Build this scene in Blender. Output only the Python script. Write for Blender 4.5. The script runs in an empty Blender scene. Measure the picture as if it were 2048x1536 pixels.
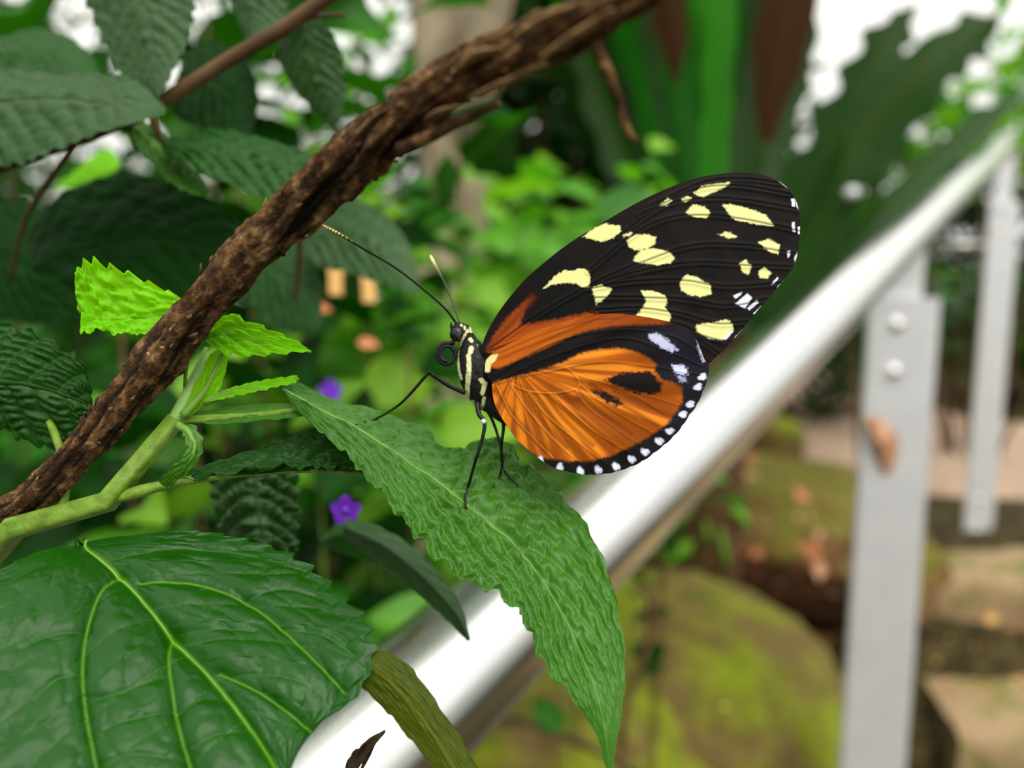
import bpy, math, random
import numpy as np
from mathutils import Vector, Matrix

random.seed(7); RNG = np.random.default_rng(7)
S = bpy.context.scene
COL = S.collection

# ------------------------------------------------------------------ camera, sky, light, exposure
F = 2048 * 28.0 / 36.0                       # focal length in pixels of the 2048x1536 frame
PITCH = math.radians(8.0)
CAM = np.array([0.0, 0.0, 1.2])
FWD = np.array([0.0, math.cos(PITCH), -math.sin(PITCH)])
RGT = np.array([1.0, 0.0, 0.0])
UPV = np.array([0.0, math.sin(PITCH), math.cos(PITCH)])
cd = bpy.data.cameras.new('camera'); cam = bpy.data.objects.new('camera', cd); COL.objects.link(cam)
cam.location = CAM; cam.rotation_euler = (math.pi / 2 - PITCH, 0, 0)
cd.sensor_width = 36; cd.lens = 28; cd.clip_start = 0.004; cd.clip_end = 200
cd.dof.use_dof = True; cd.dof.focus_distance = 0.104; cd.dof.aperture_fstop = 11.5
S.camera = cam

W = bpy.data.worlds.new('overcast_sky'); S.world = W; W.use_nodes = True
nt = W.node_tree; nt.nodes.clear()
tc = nt.nodes.new('ShaderNodeTexCoord'); sep = nt.nodes.new('ShaderNodeSeparateXYZ')
rmp = nt.nodes.new('ShaderNodeValToRGB'); bg = nt.nodes.new('ShaderNodeBackground'); ow = nt.nodes.new('ShaderNodeOutputWorld')
nt.links.new(tc.outputs['Generated'], sep.inputs[0]); nt.links.new(sep.outputs['Z'], rmp.inputs[0])
rmp.color_ramp.elements[0].position = 0.0; rmp.color_ramp.elements[0].color = (0.34, 0.335, 0.315, 1)
rmp.color_ramp.elements[1].position = 1.0; rmp.color_ramp.elements[1].color = (1.0, 0.985, 0.93, 1)
nt.links.new(rmp.outputs[0], bg.inputs[0]); bg.inputs[1].default_value = 2.6
nt.links.new(bg.outputs[0], ow.inputs[0])

sd = bpy.data.lights.new('sun_haze', 'SUN'); so = bpy.data.objects.new('sun_haze', sd); COL.objects.link(so)
sd.energy = 2.0; sd.angle = math.radians(40); sd.color = (1.0, 0.97, 0.88)
so.rotation_euler = Vector((0.35, -0.62, 0.9)).to_track_quat('Z', 'Y').to_euler()

S.view_settings.view_transform = 'Standard'; S.view_settings.look = 'None'
S.view_settings.exposure = -0.02; S.view_settings.gamma = 1.0
try: S.view_settings.use_curve_mapping = False
except Exception: pass

# ------------------------------------------------------------------ helpers
def at(px, py, d):
    return CAM + d * (FWD + (px - 1024) / F * RGT + (768 - py) / F * UPV)
def atv(px, py, d):
    px, py, d = (np.asarray(v, float) for v in (px, py, d))
    return CAM + d[..., None] * (FWD + ((px - 1024) / F)[..., None] * RGT + ((768 - py) / F)[..., None] * UPV)
def proj(P):
    q = np.asarray(P, float) - CAM
    d = q @ FWD
    return 1024 + F * (q @ RGT) / d, 768 - F * (q @ UPV) / d, d
def sstep(a, b, x):
    t = np.clip((x - a) / (b - a), 0, 1); return t * t * (3 - 2 * t)
def lin(c):
    c = np.asarray(c, float) / 255.0
    return np.where(c <= 0.04045, c / 12.92, ((c + 0.055) / 1.055) ** 2.4)
def _h(ix, iy, iz):
    n = (ix * 73856093) ^ (iy * 19349663) ^ (iz * 83492791)
    n = (n ^ (n >> 13)) * 1274126177 & 0x7fffffff
    return (n ^ (n >> 16)) % 65536 / 65535.0
def vnoise(x, y, z=0.0):
    x, y, z = np.broadcast_arrays(*(np.asarray(v, float) for v in (x, y, z)))
    ix, iy, iz = (np.floor(v).astype(np.int64) for v in (x, y, z))
    fx, fy, fz = x - ix, y - iy, z - iz
    fx, fy, fz = (f * f * (3 - 2 * f) for f in (fx, fy, fz))
    r = 0
    for a in (0, 1):
        for b in (0, 1):
            for c in (0, 1):
                r = r + _h(ix + a, iy + b, iz + c) * (fx if a else 1 - fx) * (fy if b else 1 - fy) * (fz if c else 1 - fz)
    return r * 2 - 1
def fbm(x, y, z=0.0, o=4):
    r = 0; a = 1.0; t = 0
    for k in range(o):
        r = r + a * vnoise(np.asarray(x) * 2 ** k + 17 * k, np.asarray(y) * 2 ** k - 9 * k, np.asarray(z) * 2 ** k); t += a; a *= 0.5
    return r / t
def crom(P, n):
    """Catmull-Rom through the rows of P, n samples, uniform in index."""
    P = np.asarray(P, float); m = len(P)
    E = np.vstack([2 * P[0] - P[1], P, 2 * P[-1] - P[-2]])
    u = np.linspace(0, m - 1, n); i = np.minimum(u.astype(int), m - 2); f = (u - i)[:, None]
    a, b, c, d = E[i], E[i + 1], E[i + 2], E[i + 3]
    return 0.5 * (2 * b + (c - a) * f + (2 * a - 5 * b + 4 * c - d) * f ** 2 + (3 * b - a - 3 * c + d) * f ** 3)
def arclen(P, n):
    P = np.asarray(P, float); s = np.r_[0, np.cumsum(np.linalg.norm(np.diff(P, axis=0), axis=1))]
    u = np.linspace(0, s[-1], n)
    return np.stack([np.interp(u, s, P[:, k]) for k in range(P.shape[1])], 1)
def pix(pts, n=None):
    """[(px,py,d,...)] -> world points along a smooth curve; extra columns are returned too."""
    A = np.asarray(pts, float)
    if n: A = crom(A, n)
    return atv(A[:, 0], A[:, 1], A[:, 2]), A[:, 3:]

def setprops(o, label=None, cat=None, group=None, kind=None):
    if label: o['label'] = label
    if cat: o['category'] = cat
    if group: o['group'] = group
    if kind: o['kind'] = kind
    return o
def mesh(name, V, Fc, mat, smooth=True, col=None):
    me = bpy.data.meshes.new(name)
    V = np.asarray(V, float)
    if isinstance(Fc, np.ndarray):
        nf, k = Fc.shape
        me.vertices.add(len(V)); me.vertices.foreach_set('co', V.astype(np.float32).ravel())
        me.loops.add(nf * k); me.loops.foreach_set('vertex_index', Fc.astype(np.int32).ravel())
        me.polygons.add(nf); me.polygons.foreach_set('loop_start', np.arange(0, nf * k, k, dtype=np.int32))
        me.update(calc_edges=True)
    else:
        me.from_pydata([tuple(v) for v in V], [], Fc)
    if smooth: me.polygons.foreach_set('use_smooth', np.ones(len(me.polygons), dtype=bool))
    if col is not None:
        ca = me.color_attributes.new('Col', 'FLOAT_COLOR', 'POINT')
        c4 = np.ones((len(V), 4), np.float32); c4[:, :col.shape[1]] = col
        ca.data.foreach_set('color', c4.ravel())
    if mat: me.materials.append(mat)
    me.update(); return me
def obj(name, me, parent=None, loc=None):
    o = bpy.data.objects.new(name, me); COL.objects.link(o)
    if parent is not None: o.parent = parent
    if loc is not None: o.location = loc
    return o
def thing(name, label, cat, loc, group=None):
    o = bpy.data.objects.new(name, None); COL.objects.link(o)
    o.location = tuple(loc); o.empty_display_size = 0.01
    return setprops(o, label, cat, group)
def gridfaces(nu, nv, wrap=False):
    i, j = np.meshgrid(np.arange(nu - 1), np.arange(nv if wrap else nv - 1), indexing='ij')
    a = i * nv + j; b = i * nv + (j + 1) % nv
    return np.stack([a, b, b + nv, a + nv], -1).reshape(-1, 4)
def part(name, V, Fc, mat, parent, **kw):
    """mesh given in world coordinates under a root Empty that is only translated"""
    off = np.zeros(3)
    p = parent
    while p is not None:
        off += np.array(p.location); p = p.parent
    smooth = kw.pop('smooth', True); col = kw.pop('col', None)
    return setprops(obj(name, mesh(name, np.asarray(V) - off, Fc, mat, smooth, col), parent), **kw)
def frames(P):
    T = np.gradient(P, axis=0); T /= np.linalg.norm(T, axis=1)[:, None] + 1e-12
    n = np.cross(T[0], [0, 0, 1.0])
    if np.linalg.norm(n) < 1e-3: n = np.cross(T[0], [1.0, 0, 0])
    N = [n / np.linalg.norm(n)]
    for k in range(1, len(P)):
        v = N[-1] - T[k] * (N[-1] @ T[k]); N.append(v / (np.linalg.norm(v) + 1e-12))
    N = np.array(N); return T, N, np.cross(T, N)
def tube(P, R, ns=12, disp=None, flat=1.0):
    P = np.asarray(P, float); n = len(P); R = np.broadcast_to(np.asarray(R, float), (n,))
    T, N, B = frames(P); a = np.linspace(0, 2 * math.pi, ns, endpoint=False)
    rr = np.repeat(R[:, None], ns, 1)
    if disp is not None: rr = rr * (1 + disp)
    V = P[:, None] + rr[..., None] * (np.cos(a)[None, :, None] * N[:, None] + flat * np.sin(a)[None, :, None] * B[:, None])
    V = V.reshape(-1, 3); Fq = gridfaces(n, ns, True).tolist()
    V = np.vstack([V, P[0], P[-1]]); c0, c1 = n * ns, n * ns + 1
    for j in range(ns):
        Fq.append([c0, (j + 1) % ns, j]); Fq.append([c1, (n - 1) * ns + j, (n - 1) * ns + (j + 1) % ns])
    return V, Fq

# ------------------------------------------------------------------ materials
def mat_new(name):
    m = bpy.data.materials.new(name); m.use_nodes = True
    t = m.node_tree; t.nodes.clear(); o = t.nodes.new('ShaderNodeOutputMaterial'); return m, t, o
def P_(t, base=(.5, .5, .5), rough=.5, metal=0.0, spec=.5):
    p = t.nodes.new('ShaderNodeBsdfPrincipled')
    p.inputs['Base Color'].default_value = (*base, 1); p.inputs['Roughness'].default_value = rough
    p.inputs['Metallic'].default_value = metal; p.inputs['Specular IOR Level'].default_value = spec
    return p
def noise(t, scale, detail=4, rough=.55, vec=None):
    n = t.nodes.new('ShaderNodeTexNoise'); n.inputs['Scale'].default_value = scale
    n.inputs['Detail'].default_value = detail; n.inputs['Roughness'].default_value = rough
    c = t.nodes.new('ShaderNodeTexCoord'); t.links.new(c.outputs['Object'], n.inputs['Vector']); return n
def mixc(t, fac, a, b):
    m = t.nodes.new('ShaderNodeMix'); m.data_type = 'RGBA'
    for s, v in ((0, fac), (6, a), (7, b)):
        if hasattr(v, 'links'): t.links.new(v, m.inputs[s])
        elif isinstance(v, (int, float)): m.inputs[s].default_value = v
        else: m.inputs[s].default_value = (*v, 1)
    return m.outputs[2]
def ramp(t, src, *stops):
    r = t.nodes.new('ShaderNodeValToRGB'); t.links.new(src, r.inputs[0]); e = r.color_ramp.elements
    while len(e) < len(stops): e.new(.5)
    for k, (p, c) in enumerate(stops): e[k].position = p; e[k].color = (*c, 1) if not isinstance(c, (int, float)) else (c, c, c, 1)
    return r.outputs[0]
def bump(t, p, src, dist, strength=1.0):
    b = t.nodes.new('ShaderNodeBump'); b.inputs['Distance'].default_value = dist; b.inputs['Strength'].default_value = strength
    t.links.new(src, b.inputs['Height']); t.links.new(b.outputs[0], p.inputs['Normal'])
def leafmat(name, base, vein, rough=.42, transl=.3, spec=.45, scale=250, vary=.25, tcol=None, micro=.00006):
    m, t, o = mat_new(name)
    a = t.nodes.new('ShaderNodeAttribute'); a.attribute_name = 'Col'
    s = t.nodes.new('ShaderNodeSeparateColor'); t.links.new(a.outputs['Color'], s.inputs[0])
    n = noise(t, scale, 3); oi = t.nodes.new('ShaderNodeObjectInfo')
    base = np.array(base)
    c = mixc(t, n.outputs[0], tuple(base * (1 - vary)), tuple(base * (1 + vary)))
    c = mixc(t, oi.outputs['Random'], c, tuple(base * np.array((1.25, 1.0, .8)))) if vary > .3 else c
    c = mixc(t, s.outputs[0], c, vein)
    p = P_(t, base, rough, 0, spec); t.links.new(c, p.inputs['Base Color'])
    if micro: bump(t, p, noise(t, scale * 6, 2).outputs[0], micro)
    tr = t.nodes.new('ShaderNodeBsdfTranslucent')
    tr.inputs[0].default_value = (*(tcol if tcol is not None else base * np.array((1.7, 1.6, .6))), 1)
    mx = t.nodes.new('ShaderNodeMixShader'); mx.inputs[0].default_value = transl
    t.links.new(p.outputs[0], mx.inputs[1]); t.links.new(tr.outputs[0], mx.inputs[2]); t.links.new(mx.outputs[0], o.inputs[0])
    return m
def plain(name, a, b=None, rough=.6, metal=0.0, spec=.4, scale=40, bmp=0.0, stops=(.35, .65), attr=False):
    m, t, o = mat_new(name); p = P_(t, a, rough, metal, spec)
    n = noise(t, scale, 5)
    if attr:
        at_ = t.nodes.new('ShaderNodeAttribute'); at_.attribute_name = 'Col'; t.links.new(at_.outputs['Color'], p.inputs['Base Color'])
    elif b is not None:
        t.links.new(ramp(t, n.outputs[0], (stops[0], a), (stops[1], b)), p.inputs['Base Color'])
    if bmp: bump(t, p, n.outputs[0], bmp)
    t.links.new(p.outputs[0], o.inputs[0]); return m

M = {}
G = lambda *c: tuple(lin(c))
M['leaf'] = leafmat('fresh_leaf', G(60, 116, 18), G(108, 154, 58), .40, .28, .42)
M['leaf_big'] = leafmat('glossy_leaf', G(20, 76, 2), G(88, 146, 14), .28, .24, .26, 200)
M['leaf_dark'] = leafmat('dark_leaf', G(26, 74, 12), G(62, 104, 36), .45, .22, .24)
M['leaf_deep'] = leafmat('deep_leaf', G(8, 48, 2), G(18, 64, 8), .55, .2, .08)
M['leaf_grey'] = leafmat('grey_green_leaf', G(40, 78, 28), G(70, 104, 52), .46, .2, .38)
M['leaf_young'] = leafmat('young_leaf', G(122, 206, 0), G(176, 230, 70), .5, .42, .2, tcol=G(160, 230, 0))
M['leaf_olive'] = leafmat('olive_leaf_underside', G(66, 80, 0), G(108, 116, 26), .5, .3, .2)
M['stem'] = plain('green_stem', G(88, 118, 18), G(116, 150, 46), .55, scale=500, bmp=.0003)
M['stem_pale'] = plain('pale_stem', G(150, 190, 110), G(120, 170, 70), .5, scale=300)
M['midrib'] = plain('midrib', G(96, 140, 40), G(116, 156, 60), .5, scale=300)
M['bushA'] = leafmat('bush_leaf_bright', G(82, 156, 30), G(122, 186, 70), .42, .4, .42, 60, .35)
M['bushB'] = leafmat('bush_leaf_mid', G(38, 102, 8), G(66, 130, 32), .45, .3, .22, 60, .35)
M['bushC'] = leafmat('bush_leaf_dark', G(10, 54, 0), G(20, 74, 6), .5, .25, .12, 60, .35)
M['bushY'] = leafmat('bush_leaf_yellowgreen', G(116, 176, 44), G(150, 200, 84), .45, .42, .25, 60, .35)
M['frond'] = leafmat('fern_frond', G(22, 112, 2), G(60, 150, 16), .45, .4, .25, 30, .2)
M['frond_bright'] = leafmat('fern_frond_bright', G(52, 146, 6), G(100, 180, 40), .45, .45, .3, 30, .2)
M['frond_dark'] = leafmat('fern_frond_dark', G(28, 66, 2), G(58, 60, 8), .5, .3, .22, 30, .2)
M['frond_dead'] = leafmat('fern_frond_dead', G(52, 30, 8), G(70, 42, 14), .8, .12, .12, 30, .2, tcol=G(80, 40, 8))
M['twig'] = plain('brown_twig', G(70, 48, 26), G(112, 84, 52), .8, scale=60, bmp=.001)
M['trunk'] = plain('tree_bark', G(120, 108, 84), G(186, 170, 142), .85, scale=9, bmp=.01)
M['steel'] = plain('stainless_steel', (.66, .66, .65), (.70, .70, .69), .20, 1.0, .5, 25, .0)
M['plate'] = plain('brushed_steel_plate', (.72, .72, .75), (.78, .78, .80), .42, .45, .5, 30, .0)
M['steel_dark'] = plain('dull_steel', (.22, .22, .2), (.3, .3, .28), .45, .8, .5, 30)
M['bolt'] = plain('bolt_steel', (.75, .74, .72), None, .18, 1.0)
M['butterfly'] = plain('wing_scales', (.1, .1, .1), None, .6, 0, .10, attr=True)
M['body'] = plain('body_scales', (.1, .1, .1), None, .6, 0, .3, 4000, .00004, attr=True)
M['chitin'] = plain('black_chitin', G(12, 12, 12), G(24, 24, 24), .38, 0, .3, 3000)
M['eye'] = plain('eye', G(22, 20, 18), G(78, 74, 70), .25, 0, .5, 900, 0, (.5, .68))
M['flower'] = plain('purple_petal', G(104, 30, 190), G(130, 60, 215), .5, scale=200)
M['tan'] = plain('tan_wood', G(222, 168, 92), G(236, 190, 124), .7, scale=40)
M['rust'] = plain('rust_leaf', G(190, 122, 80), G(170, 100, 60), .7, scale=60)
M['dry'] = plain('dry_leaf', G(206, 160, 126), G(150, 104, 70), .7, scale=60)
M['yellow'] = plain('yellow_leaf', G(206, 214, 60), G(220, 226, 96), .6, scale=90)
M['dead_black'] = plain('dead_leaf', G(38, 28, 14), G(74, 54, 30), .7, scale=400, bmp=.0003)
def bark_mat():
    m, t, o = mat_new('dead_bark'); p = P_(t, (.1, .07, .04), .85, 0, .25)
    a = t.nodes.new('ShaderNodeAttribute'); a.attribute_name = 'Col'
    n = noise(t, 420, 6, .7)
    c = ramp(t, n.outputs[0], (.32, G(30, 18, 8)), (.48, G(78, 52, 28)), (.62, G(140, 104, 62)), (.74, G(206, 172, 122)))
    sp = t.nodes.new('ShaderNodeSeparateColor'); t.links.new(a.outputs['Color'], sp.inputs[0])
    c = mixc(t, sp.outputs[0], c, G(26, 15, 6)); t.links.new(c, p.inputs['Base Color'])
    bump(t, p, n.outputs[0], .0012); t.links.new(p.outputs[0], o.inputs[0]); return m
M['bark'] = bark_mat()
M['bark_flake'] = plain('bark_flake', G(176, 142, 98), G(96, 68, 40), .85, scale=500)
M['ground'] = plain('soil_and_litter', G(34, 28, 14), G(78, 68, 36), .95, 0, .2, 22, .02, (.38, .66))
M['path'] = plain('path_gravel', G(158, 134, 116), G(178, 152, 132), .9, 0, .2, 12, .004)
def moss_mat(name, stone, stone2, moss, moss2, cover, sc, upw=.22):
    m, t, o = mat_new(name); p = P_(t, stone, .9, 0, .2)
    n1 = noise(t, sc, 5, .6); n2 = noise(t, sc * 5, 5, .6)
    geo = t.nodes.new('ShaderNodeNewGeometry'); sz = t.nodes.new('ShaderNodeSeparateXYZ'); t.links.new(geo.outputs['Normal'], sz.inputs[0])
    ad = t.nodes.new('ShaderNodeMath'); ad.operation = 'MULTIPLY_ADD'; t.links.new(sz.outputs['Z'], ad.inputs[0]); ad.inputs[1].default_value = upw
    t.links.new(n1.outputs[0], ad.inputs[2])
    f = ramp(t, ad.outputs[0], (cover, 0.0), (cover + .16, 1.0))
    c = mixc(t, f, mixc(t, n2.outputs[0], stone, stone2), mixc(t, n2.outputs[0], moss, moss2))
    t.links.new(c, p.inputs['Base Color']); bump(t, p, n2.outputs[0], .008); t.links.new(p.outputs[0], o.inputs[0]); return m
M['moss_rock'] = moss_mat('mossy_rock', G(66, 54, 24), G(128, 108, 62), G(62, 76, 4), G(146, 156, 34), .60, 7)
M['moss_step'] = moss_mat('mossy_step', G(128, 104, 74), G(186, 160, 126), G(70, 86, 16), G(128, 134, 56), .50, 9, .02)
M['bank'] = moss_mat('earth_bank', G(44, 28, 12), G(140, 104, 64), G(60, 64, 12), G(132, 126, 50), .54, 14)

# ------------------------------------------------------------------ ground and structure
def gz(x, y):
    x, y = np.asarray(x, float), np.asarray(y, float)
    return 0.02 + 0.43 * sstep(1.2, 2.2, y) + 0.02 * fbm(x * 3, y * 3, 0, 3)
gx, gy = np.meshgrid(np.linspace(-9, 11, 130), np.linspace(-5, 15, 130), indexing='ij')
gV = np.stack([gx, gy, gz(gx, gy)], -1).reshape(-1, 3)
setprops(obj('ground', mesh('ground', gV, gridfaces(130, 130), M['ground'])), kind='structure', label='brown soil with leaf litter under the plants')

# path: a ribbon on the landing behind the posts
def path_strip():
    n = 60
    a = crom([(2.0, 7), (1.5, 4.6), (1.14, 3.15), (1.3, 2.66), (2.2, 2.5), (4, 2.4)], n); b = crom([(2.9, 7.), (2.45, 5.3), (2.35, 4.4), (2.6, 3.85), (3.2, 3.6), (5, 3.4)], n)
    V = []
    for k in range(n):
        for j in range(12):
            q = a[k] + (b[k] - a[k]) * j / 11
            V.append((q[0], q[1], float(gz(q[0], q[1])) + .03 + (0 if 0 < j < 11 else -.04)))
    return np.array(V), gridfaces(n, 12)
v, f = path_strip()
setprops(obj('path', mesh('path', v, f, M['path'])), kind='structure', label='pinkish grey gravel path winding past the posts')

def rock(name, label, cat, c, rad, mat, seed=0, amp=.18, n=44, yaw=0, sq=1.0, kind=None, group=None):
    u = np.linspace(0, math.pi, n); w = np.linspace(0, 2 * math.pi, 2 * n, endpoint=False)
    U, Wd = np.meshgrid(u, w, indexing='ij')
    sg = lambda v, e: np.sign(v) * np.abs(v) ** e
    D = np.stack([sg(np.sin(U), sq) * sg(np.cos(Wd), sq), sg(np.sin(U), sq) * sg(np.sin(Wd), sq), sg(np.cos(U), sq)], -1)
    r = 1 + amp * fbm(D[..., 0] * 1.6 + seed * 7.3, D[..., 1] * 1.6, D[..., 2] * 1.6 + seed, 5)
    V = D * r[..., None] * np.array(rad); cy, sy = math.cos(yaw), math.sin(yaw)
    V = np.stack([V[..., 0] * cy - V[..., 1] * sy, V[..., 0] * sy + V[..., 1] * cy, V[..., 2]], -1).reshape(-1, 3)
    o = obj(name, mesh(name, V, gridfaces(n, 2 * n, True), mat), None, tuple(c))
    return setprops(o, label, cat, group, kind)
p = at(1345, 1440, 1.32)
rock('mossy_boulder', 'large rounded boulder covered in yellow-green moss below the handrail', 'rock', p, (.285, .28, .235), M['moss_rock'], 3, .14, 52, .1)
p = at(1130, 1560, 1.15)
rock('mossy_boulder', 'low brown-green boulder under the near end of the handrail', 'rock', p, (.24, .2, .16), M['moss_rock'], 9, .2)
p = at(1440, 1090, 2.05)
o = rock('earth_bank', 'sloping bank of dark earth strewn with dead leaves', 'bank', p, (.52, .42, .235), M['bank'], 5, .40, 70, -.25)
o['kind'] = 'structure'; del o['category']
p = at(1530, 890, 2.35)
rock('mossy_stump', 'short mossy tree stump on the leaf-strewn bank', 'stump', p, (.105, .10, .085), M['moss_rock'], 12, .15, 30, 0, .6)
lg_ = thing('rotten_log', 'dark rotten log lying between the earth bank and the mossy boulder', 'log', at(1480, 1230, 1.62))  # log shape added to fill the shadow gap with dark colour
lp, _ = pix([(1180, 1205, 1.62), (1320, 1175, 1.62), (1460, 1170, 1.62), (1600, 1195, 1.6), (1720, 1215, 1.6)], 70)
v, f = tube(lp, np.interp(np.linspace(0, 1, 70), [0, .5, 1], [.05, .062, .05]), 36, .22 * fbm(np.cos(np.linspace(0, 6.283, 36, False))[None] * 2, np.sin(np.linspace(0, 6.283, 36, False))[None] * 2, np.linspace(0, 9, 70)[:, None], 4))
part('wood', v, f, plain('rotten_wood', G(26, 15, 4), G(70, 40, 18), .9, 0, .1, 30, .006, (.4, .75)), lg_)  # near-black colour carries the shade of the gap
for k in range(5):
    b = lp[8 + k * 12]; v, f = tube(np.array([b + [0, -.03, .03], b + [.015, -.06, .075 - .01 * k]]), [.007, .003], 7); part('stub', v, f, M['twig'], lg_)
# stone steps
def step(label, c, size, yaw, seed):
    nx, ny, nz = 40, 14, 8; sx, sy, sz = size
    V, Fc = [], []
    def face(org, du, dv, nu, nv):
        b = len(V)
        for i in range(nu + 1):
            for j in range(nv + 1): V.append(np.array(org) + np.array(du) * i / nu + np.array(dv) * j / nv)
        for i in range(nu):
            for j in range(nv): Fc.append([b + i * (nv + 1) + j, b + (i + 1) * (nv + 1) + j, b + (i + 1) * (nv + 1) + j + 1, b + i * (nv + 1) + j + 1])
    X, Y, Z = sx / 2, sy / 2, sz
    face((-X, -Y, Z), (sx, 0, 0), (0, sy, 0), nx, ny); face((-X, -Y, 0), (sx, 0, 0), (0, 0, sz), nx, nz)
    face((X, -Y, 0), (0, sy, 0), (0, 0, sz), ny, nz); face((-X, Y, 0), (0, -sy, 0), (0, 0, sz), ny, nz); face((X, Y, 0), (-sx, 0, 0), (0, 0, sz), nx, nz)
    A = np.array(V); nn = np.stack([fbm(A[:, 0] * 5 + seed + k * 31, A[:, 1] * 5, A[:, 2] * 5 + k, 4) for k in range(3)], 1)
    edge = np.minimum(np.abs(A[:, 2] - Z), np.abs(A[:, 1] + Y)) < 1e-6
    A = A + nn * .022; both = (np.abs(np.array(V)[:, 2] - Z) < 1e-6) & (np.abs(np.array(V)[:, 1] + Y) < 1e-6)
    A[both] += np.array([0, .012, -.012])
    cy, sy_ = math.cos(yaw), math.sin(yaw)
    A = np.stack([A[:, 0] * cy - A[:, 1] * sy_, A[:, 0] * sy_ + A[:, 1] * cy, A[:, 2]], 1)
    o = obj('stone_step', mesh('stone_step', A, Fc, M['moss_step']), None, tuple(c))
    return setprops(o, label, 'step', 'rough stone steps')
yw = -.16
step('upper rough stone step with a pale lichen edge by the far post', (1.78, 2.02, .20), (1.5, .50, .245), yw, 1)
step('middle rough stone step with a bare tan tread and mossy front', (1.70, 1.67, .04), (1.5, .55, .22), yw, 5)
step('lowest mossy stone step in front of the bare tan one', (1.62, 1.34, .0), (1.5, .5, .07), yw, 8)

# ------------------------------------------------------------------ handrail with flat posts
RR = 0.0212
vp = np.array([(2190 - 1024) / F, (768 - 116) / F, 1.0]); vp /= np.linalg.norm(vp)
ray = lambda x, y: np.array([(x - 1024) / F, (768 - y) / F, 1.0])
n1 = np.cross(ray(734, 1305), vp); n2 = np.cross(ray(1399, 1000), vp); n1 /= np.linalg.norm(n1); n2 /= np.linalg.norm(n2)
b1 = np.cross(vp, n1); b2 = np.cross(vp, n2)
if b1[2] < 0: b1 = -b1
if b2[2] < 0: b2 = -b2
bis = (b1 + b2) / np.linalg.norm(b1 + b2); half = math.acos(np.clip(b1 @ b2, -1, 1)) / 2
A0 = bis * RR / math.sin(half)
tow = lambda q: CAM + q[0] * RGT + q[1] * UPV + q[2] * FWD
AX0, AXD = tow(A0), tow(vp) - CAM
def axis_at_px(px):
    lo, hi = -0.12, 12.0
    for _ in range(60):
        m = (lo + hi) / 2
        if proj(AX0 + m * AXD)[0] < px: lo = m
        else: hi = m
    return lo
s_end = axis_at_px(2008); s_p1 = axis_at_px(1838); s_p2 = axis_at_px(1996)
rail = thing('handrail', 'polished steel tube handrail on flat bolted posts beside the steps', 'handrail', (AX0 + s_p1 * AXD) * [1, 1, 0])
ax = np.array([AX0 + s * AXD for s in np.linspace(-.12, s_end - .05, 60)])
el = [AX0 + (s_end - .05 + .05 * math.sin(a)) * AXD + np.array([0, 0, -.05 * (1 - math.cos(a))]) for a in np.linspace(.2, 1.5, 8)]
v, f = tube(np.vstack([ax, el]), RR, 48); part('tube', v, f, M['steel'], rail)
def bbox(c, X, Y, Z, sx, sy, sz, bev=.002):
    """box with chamfered long edges; X,Y,Z axes, half sizes"""
    V = []
    for z in (-sz, sz):
        for (x, y) in ((-sx + bev, -sy), (sx - bev, -sy), (sx, -sy + bev), (sx, sy - bev), (sx - bev, sy), (-sx + bev, sy), (-sx, sy - bev), (-sx, -sy + bev)):
            V.append(c + x * X + y * Y + z * Z)
    Fc = [[k, (k + 1) % 8, 8 + (k + 1) % 8, 8 + k] for k in range(8)] + [list(range(8))[::-1], list(range(8, 16))]
    return np.array(V), Fc
def dome(c, Nn, r, h, n=20):
    Nn = Nn / np.linalg.norm(Nn); X = np.cross(Nn, [0, 0, 1]); X /= np.linalg.norm(X); Y = np.cross(Nn, X)
    V = [];
    prof = [(1, -.3 * h), (1, .25 * h), (.93, .5 * h), (.75, .8 * h), (.4, .97 * h), (.02, h)]
    for (q, z) in prof:
        for k in range(n):
            a = 2 * math.pi * k / n; V.append(c + r * q * (math.cos(a) * X + math.sin(a) * Y) + Nn * z)
    return np.array(V), gridfaces(len(prof), n, True)
Zu = np.array([0, 0, 1.0])
def post(pxc, ytop, ybot, wpx, s_ax, bolts, zbase, yaw):
    d = proj(AX0 + s_ax * AXD)[2]
    top = at(pxc, ytop, d); half_w = wpx / F * d / 2
    X = np.array([math.cos(yaw), math.sin(yaw), 0]); Nn = np.array([math.sin(yaw), -math.cos(yaw), 0])
    zb = zbase if ybot is None else at(pxc, ybot, d)[2]
    c = np.array([top[0], top[1], (top[2] + zb) / 2])
    v, f = bbox(c, X, Nn, Zu, half_w, .004, (top[2] - zb) / 2); pl = part('post', v, f, M['plate'], rail, smooth=False)
    # bracket plate behind the post, up to the tube
    axp = AX0 + s_ax * AXD
    cb = np.array([top[0], top[1], 0]) + X * half_w * -.02 - Nn * .0085
    zt = axp[2] - RR * .7; zlow = top[2] - half_w * 1.0
    v, f = bbox(np.array([cb[0], cb[1], (zt + zlow) / 2]), X, Nn, Zu, half_w * .62, .004, (zt - zlow) / 2)
    br = part('bracket', v, f, M['plate'], rail, smooth=False)
    v, f = tube(np.array([cb + [0, 0, zt - .012], axp + [0, 0, -RR * .5]]), .008, 16); part('bracket_pin', v, f, M['steel_dark'], br)
    for (bx, by) in bolts:
        # intersect the pixel ray with the post's front face
        r = at(bx, by, 1.0) - CAM; o0 = c + Nn * .004; t = ((o0 - CAM) @ Nn) / (r @ Nn); hit = CAM + r * t
        rb = half_w * .155
        v, f = dome(hit, Nn, rb * 1.25, .0022); w = part('bolt', v, f, M['bolt'], rail)
        v, f = dome(hit + Nn * .0022, Nn, rb, rb * .75); part('bolt_head', v, f, M['bolt'], w)
    return c, Nn, X, d
c1, N1, X1, d1 = post(1809, 596, None, 150, s_p1, [(1794, 650), (1788, 744)], .02, .10)
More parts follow.
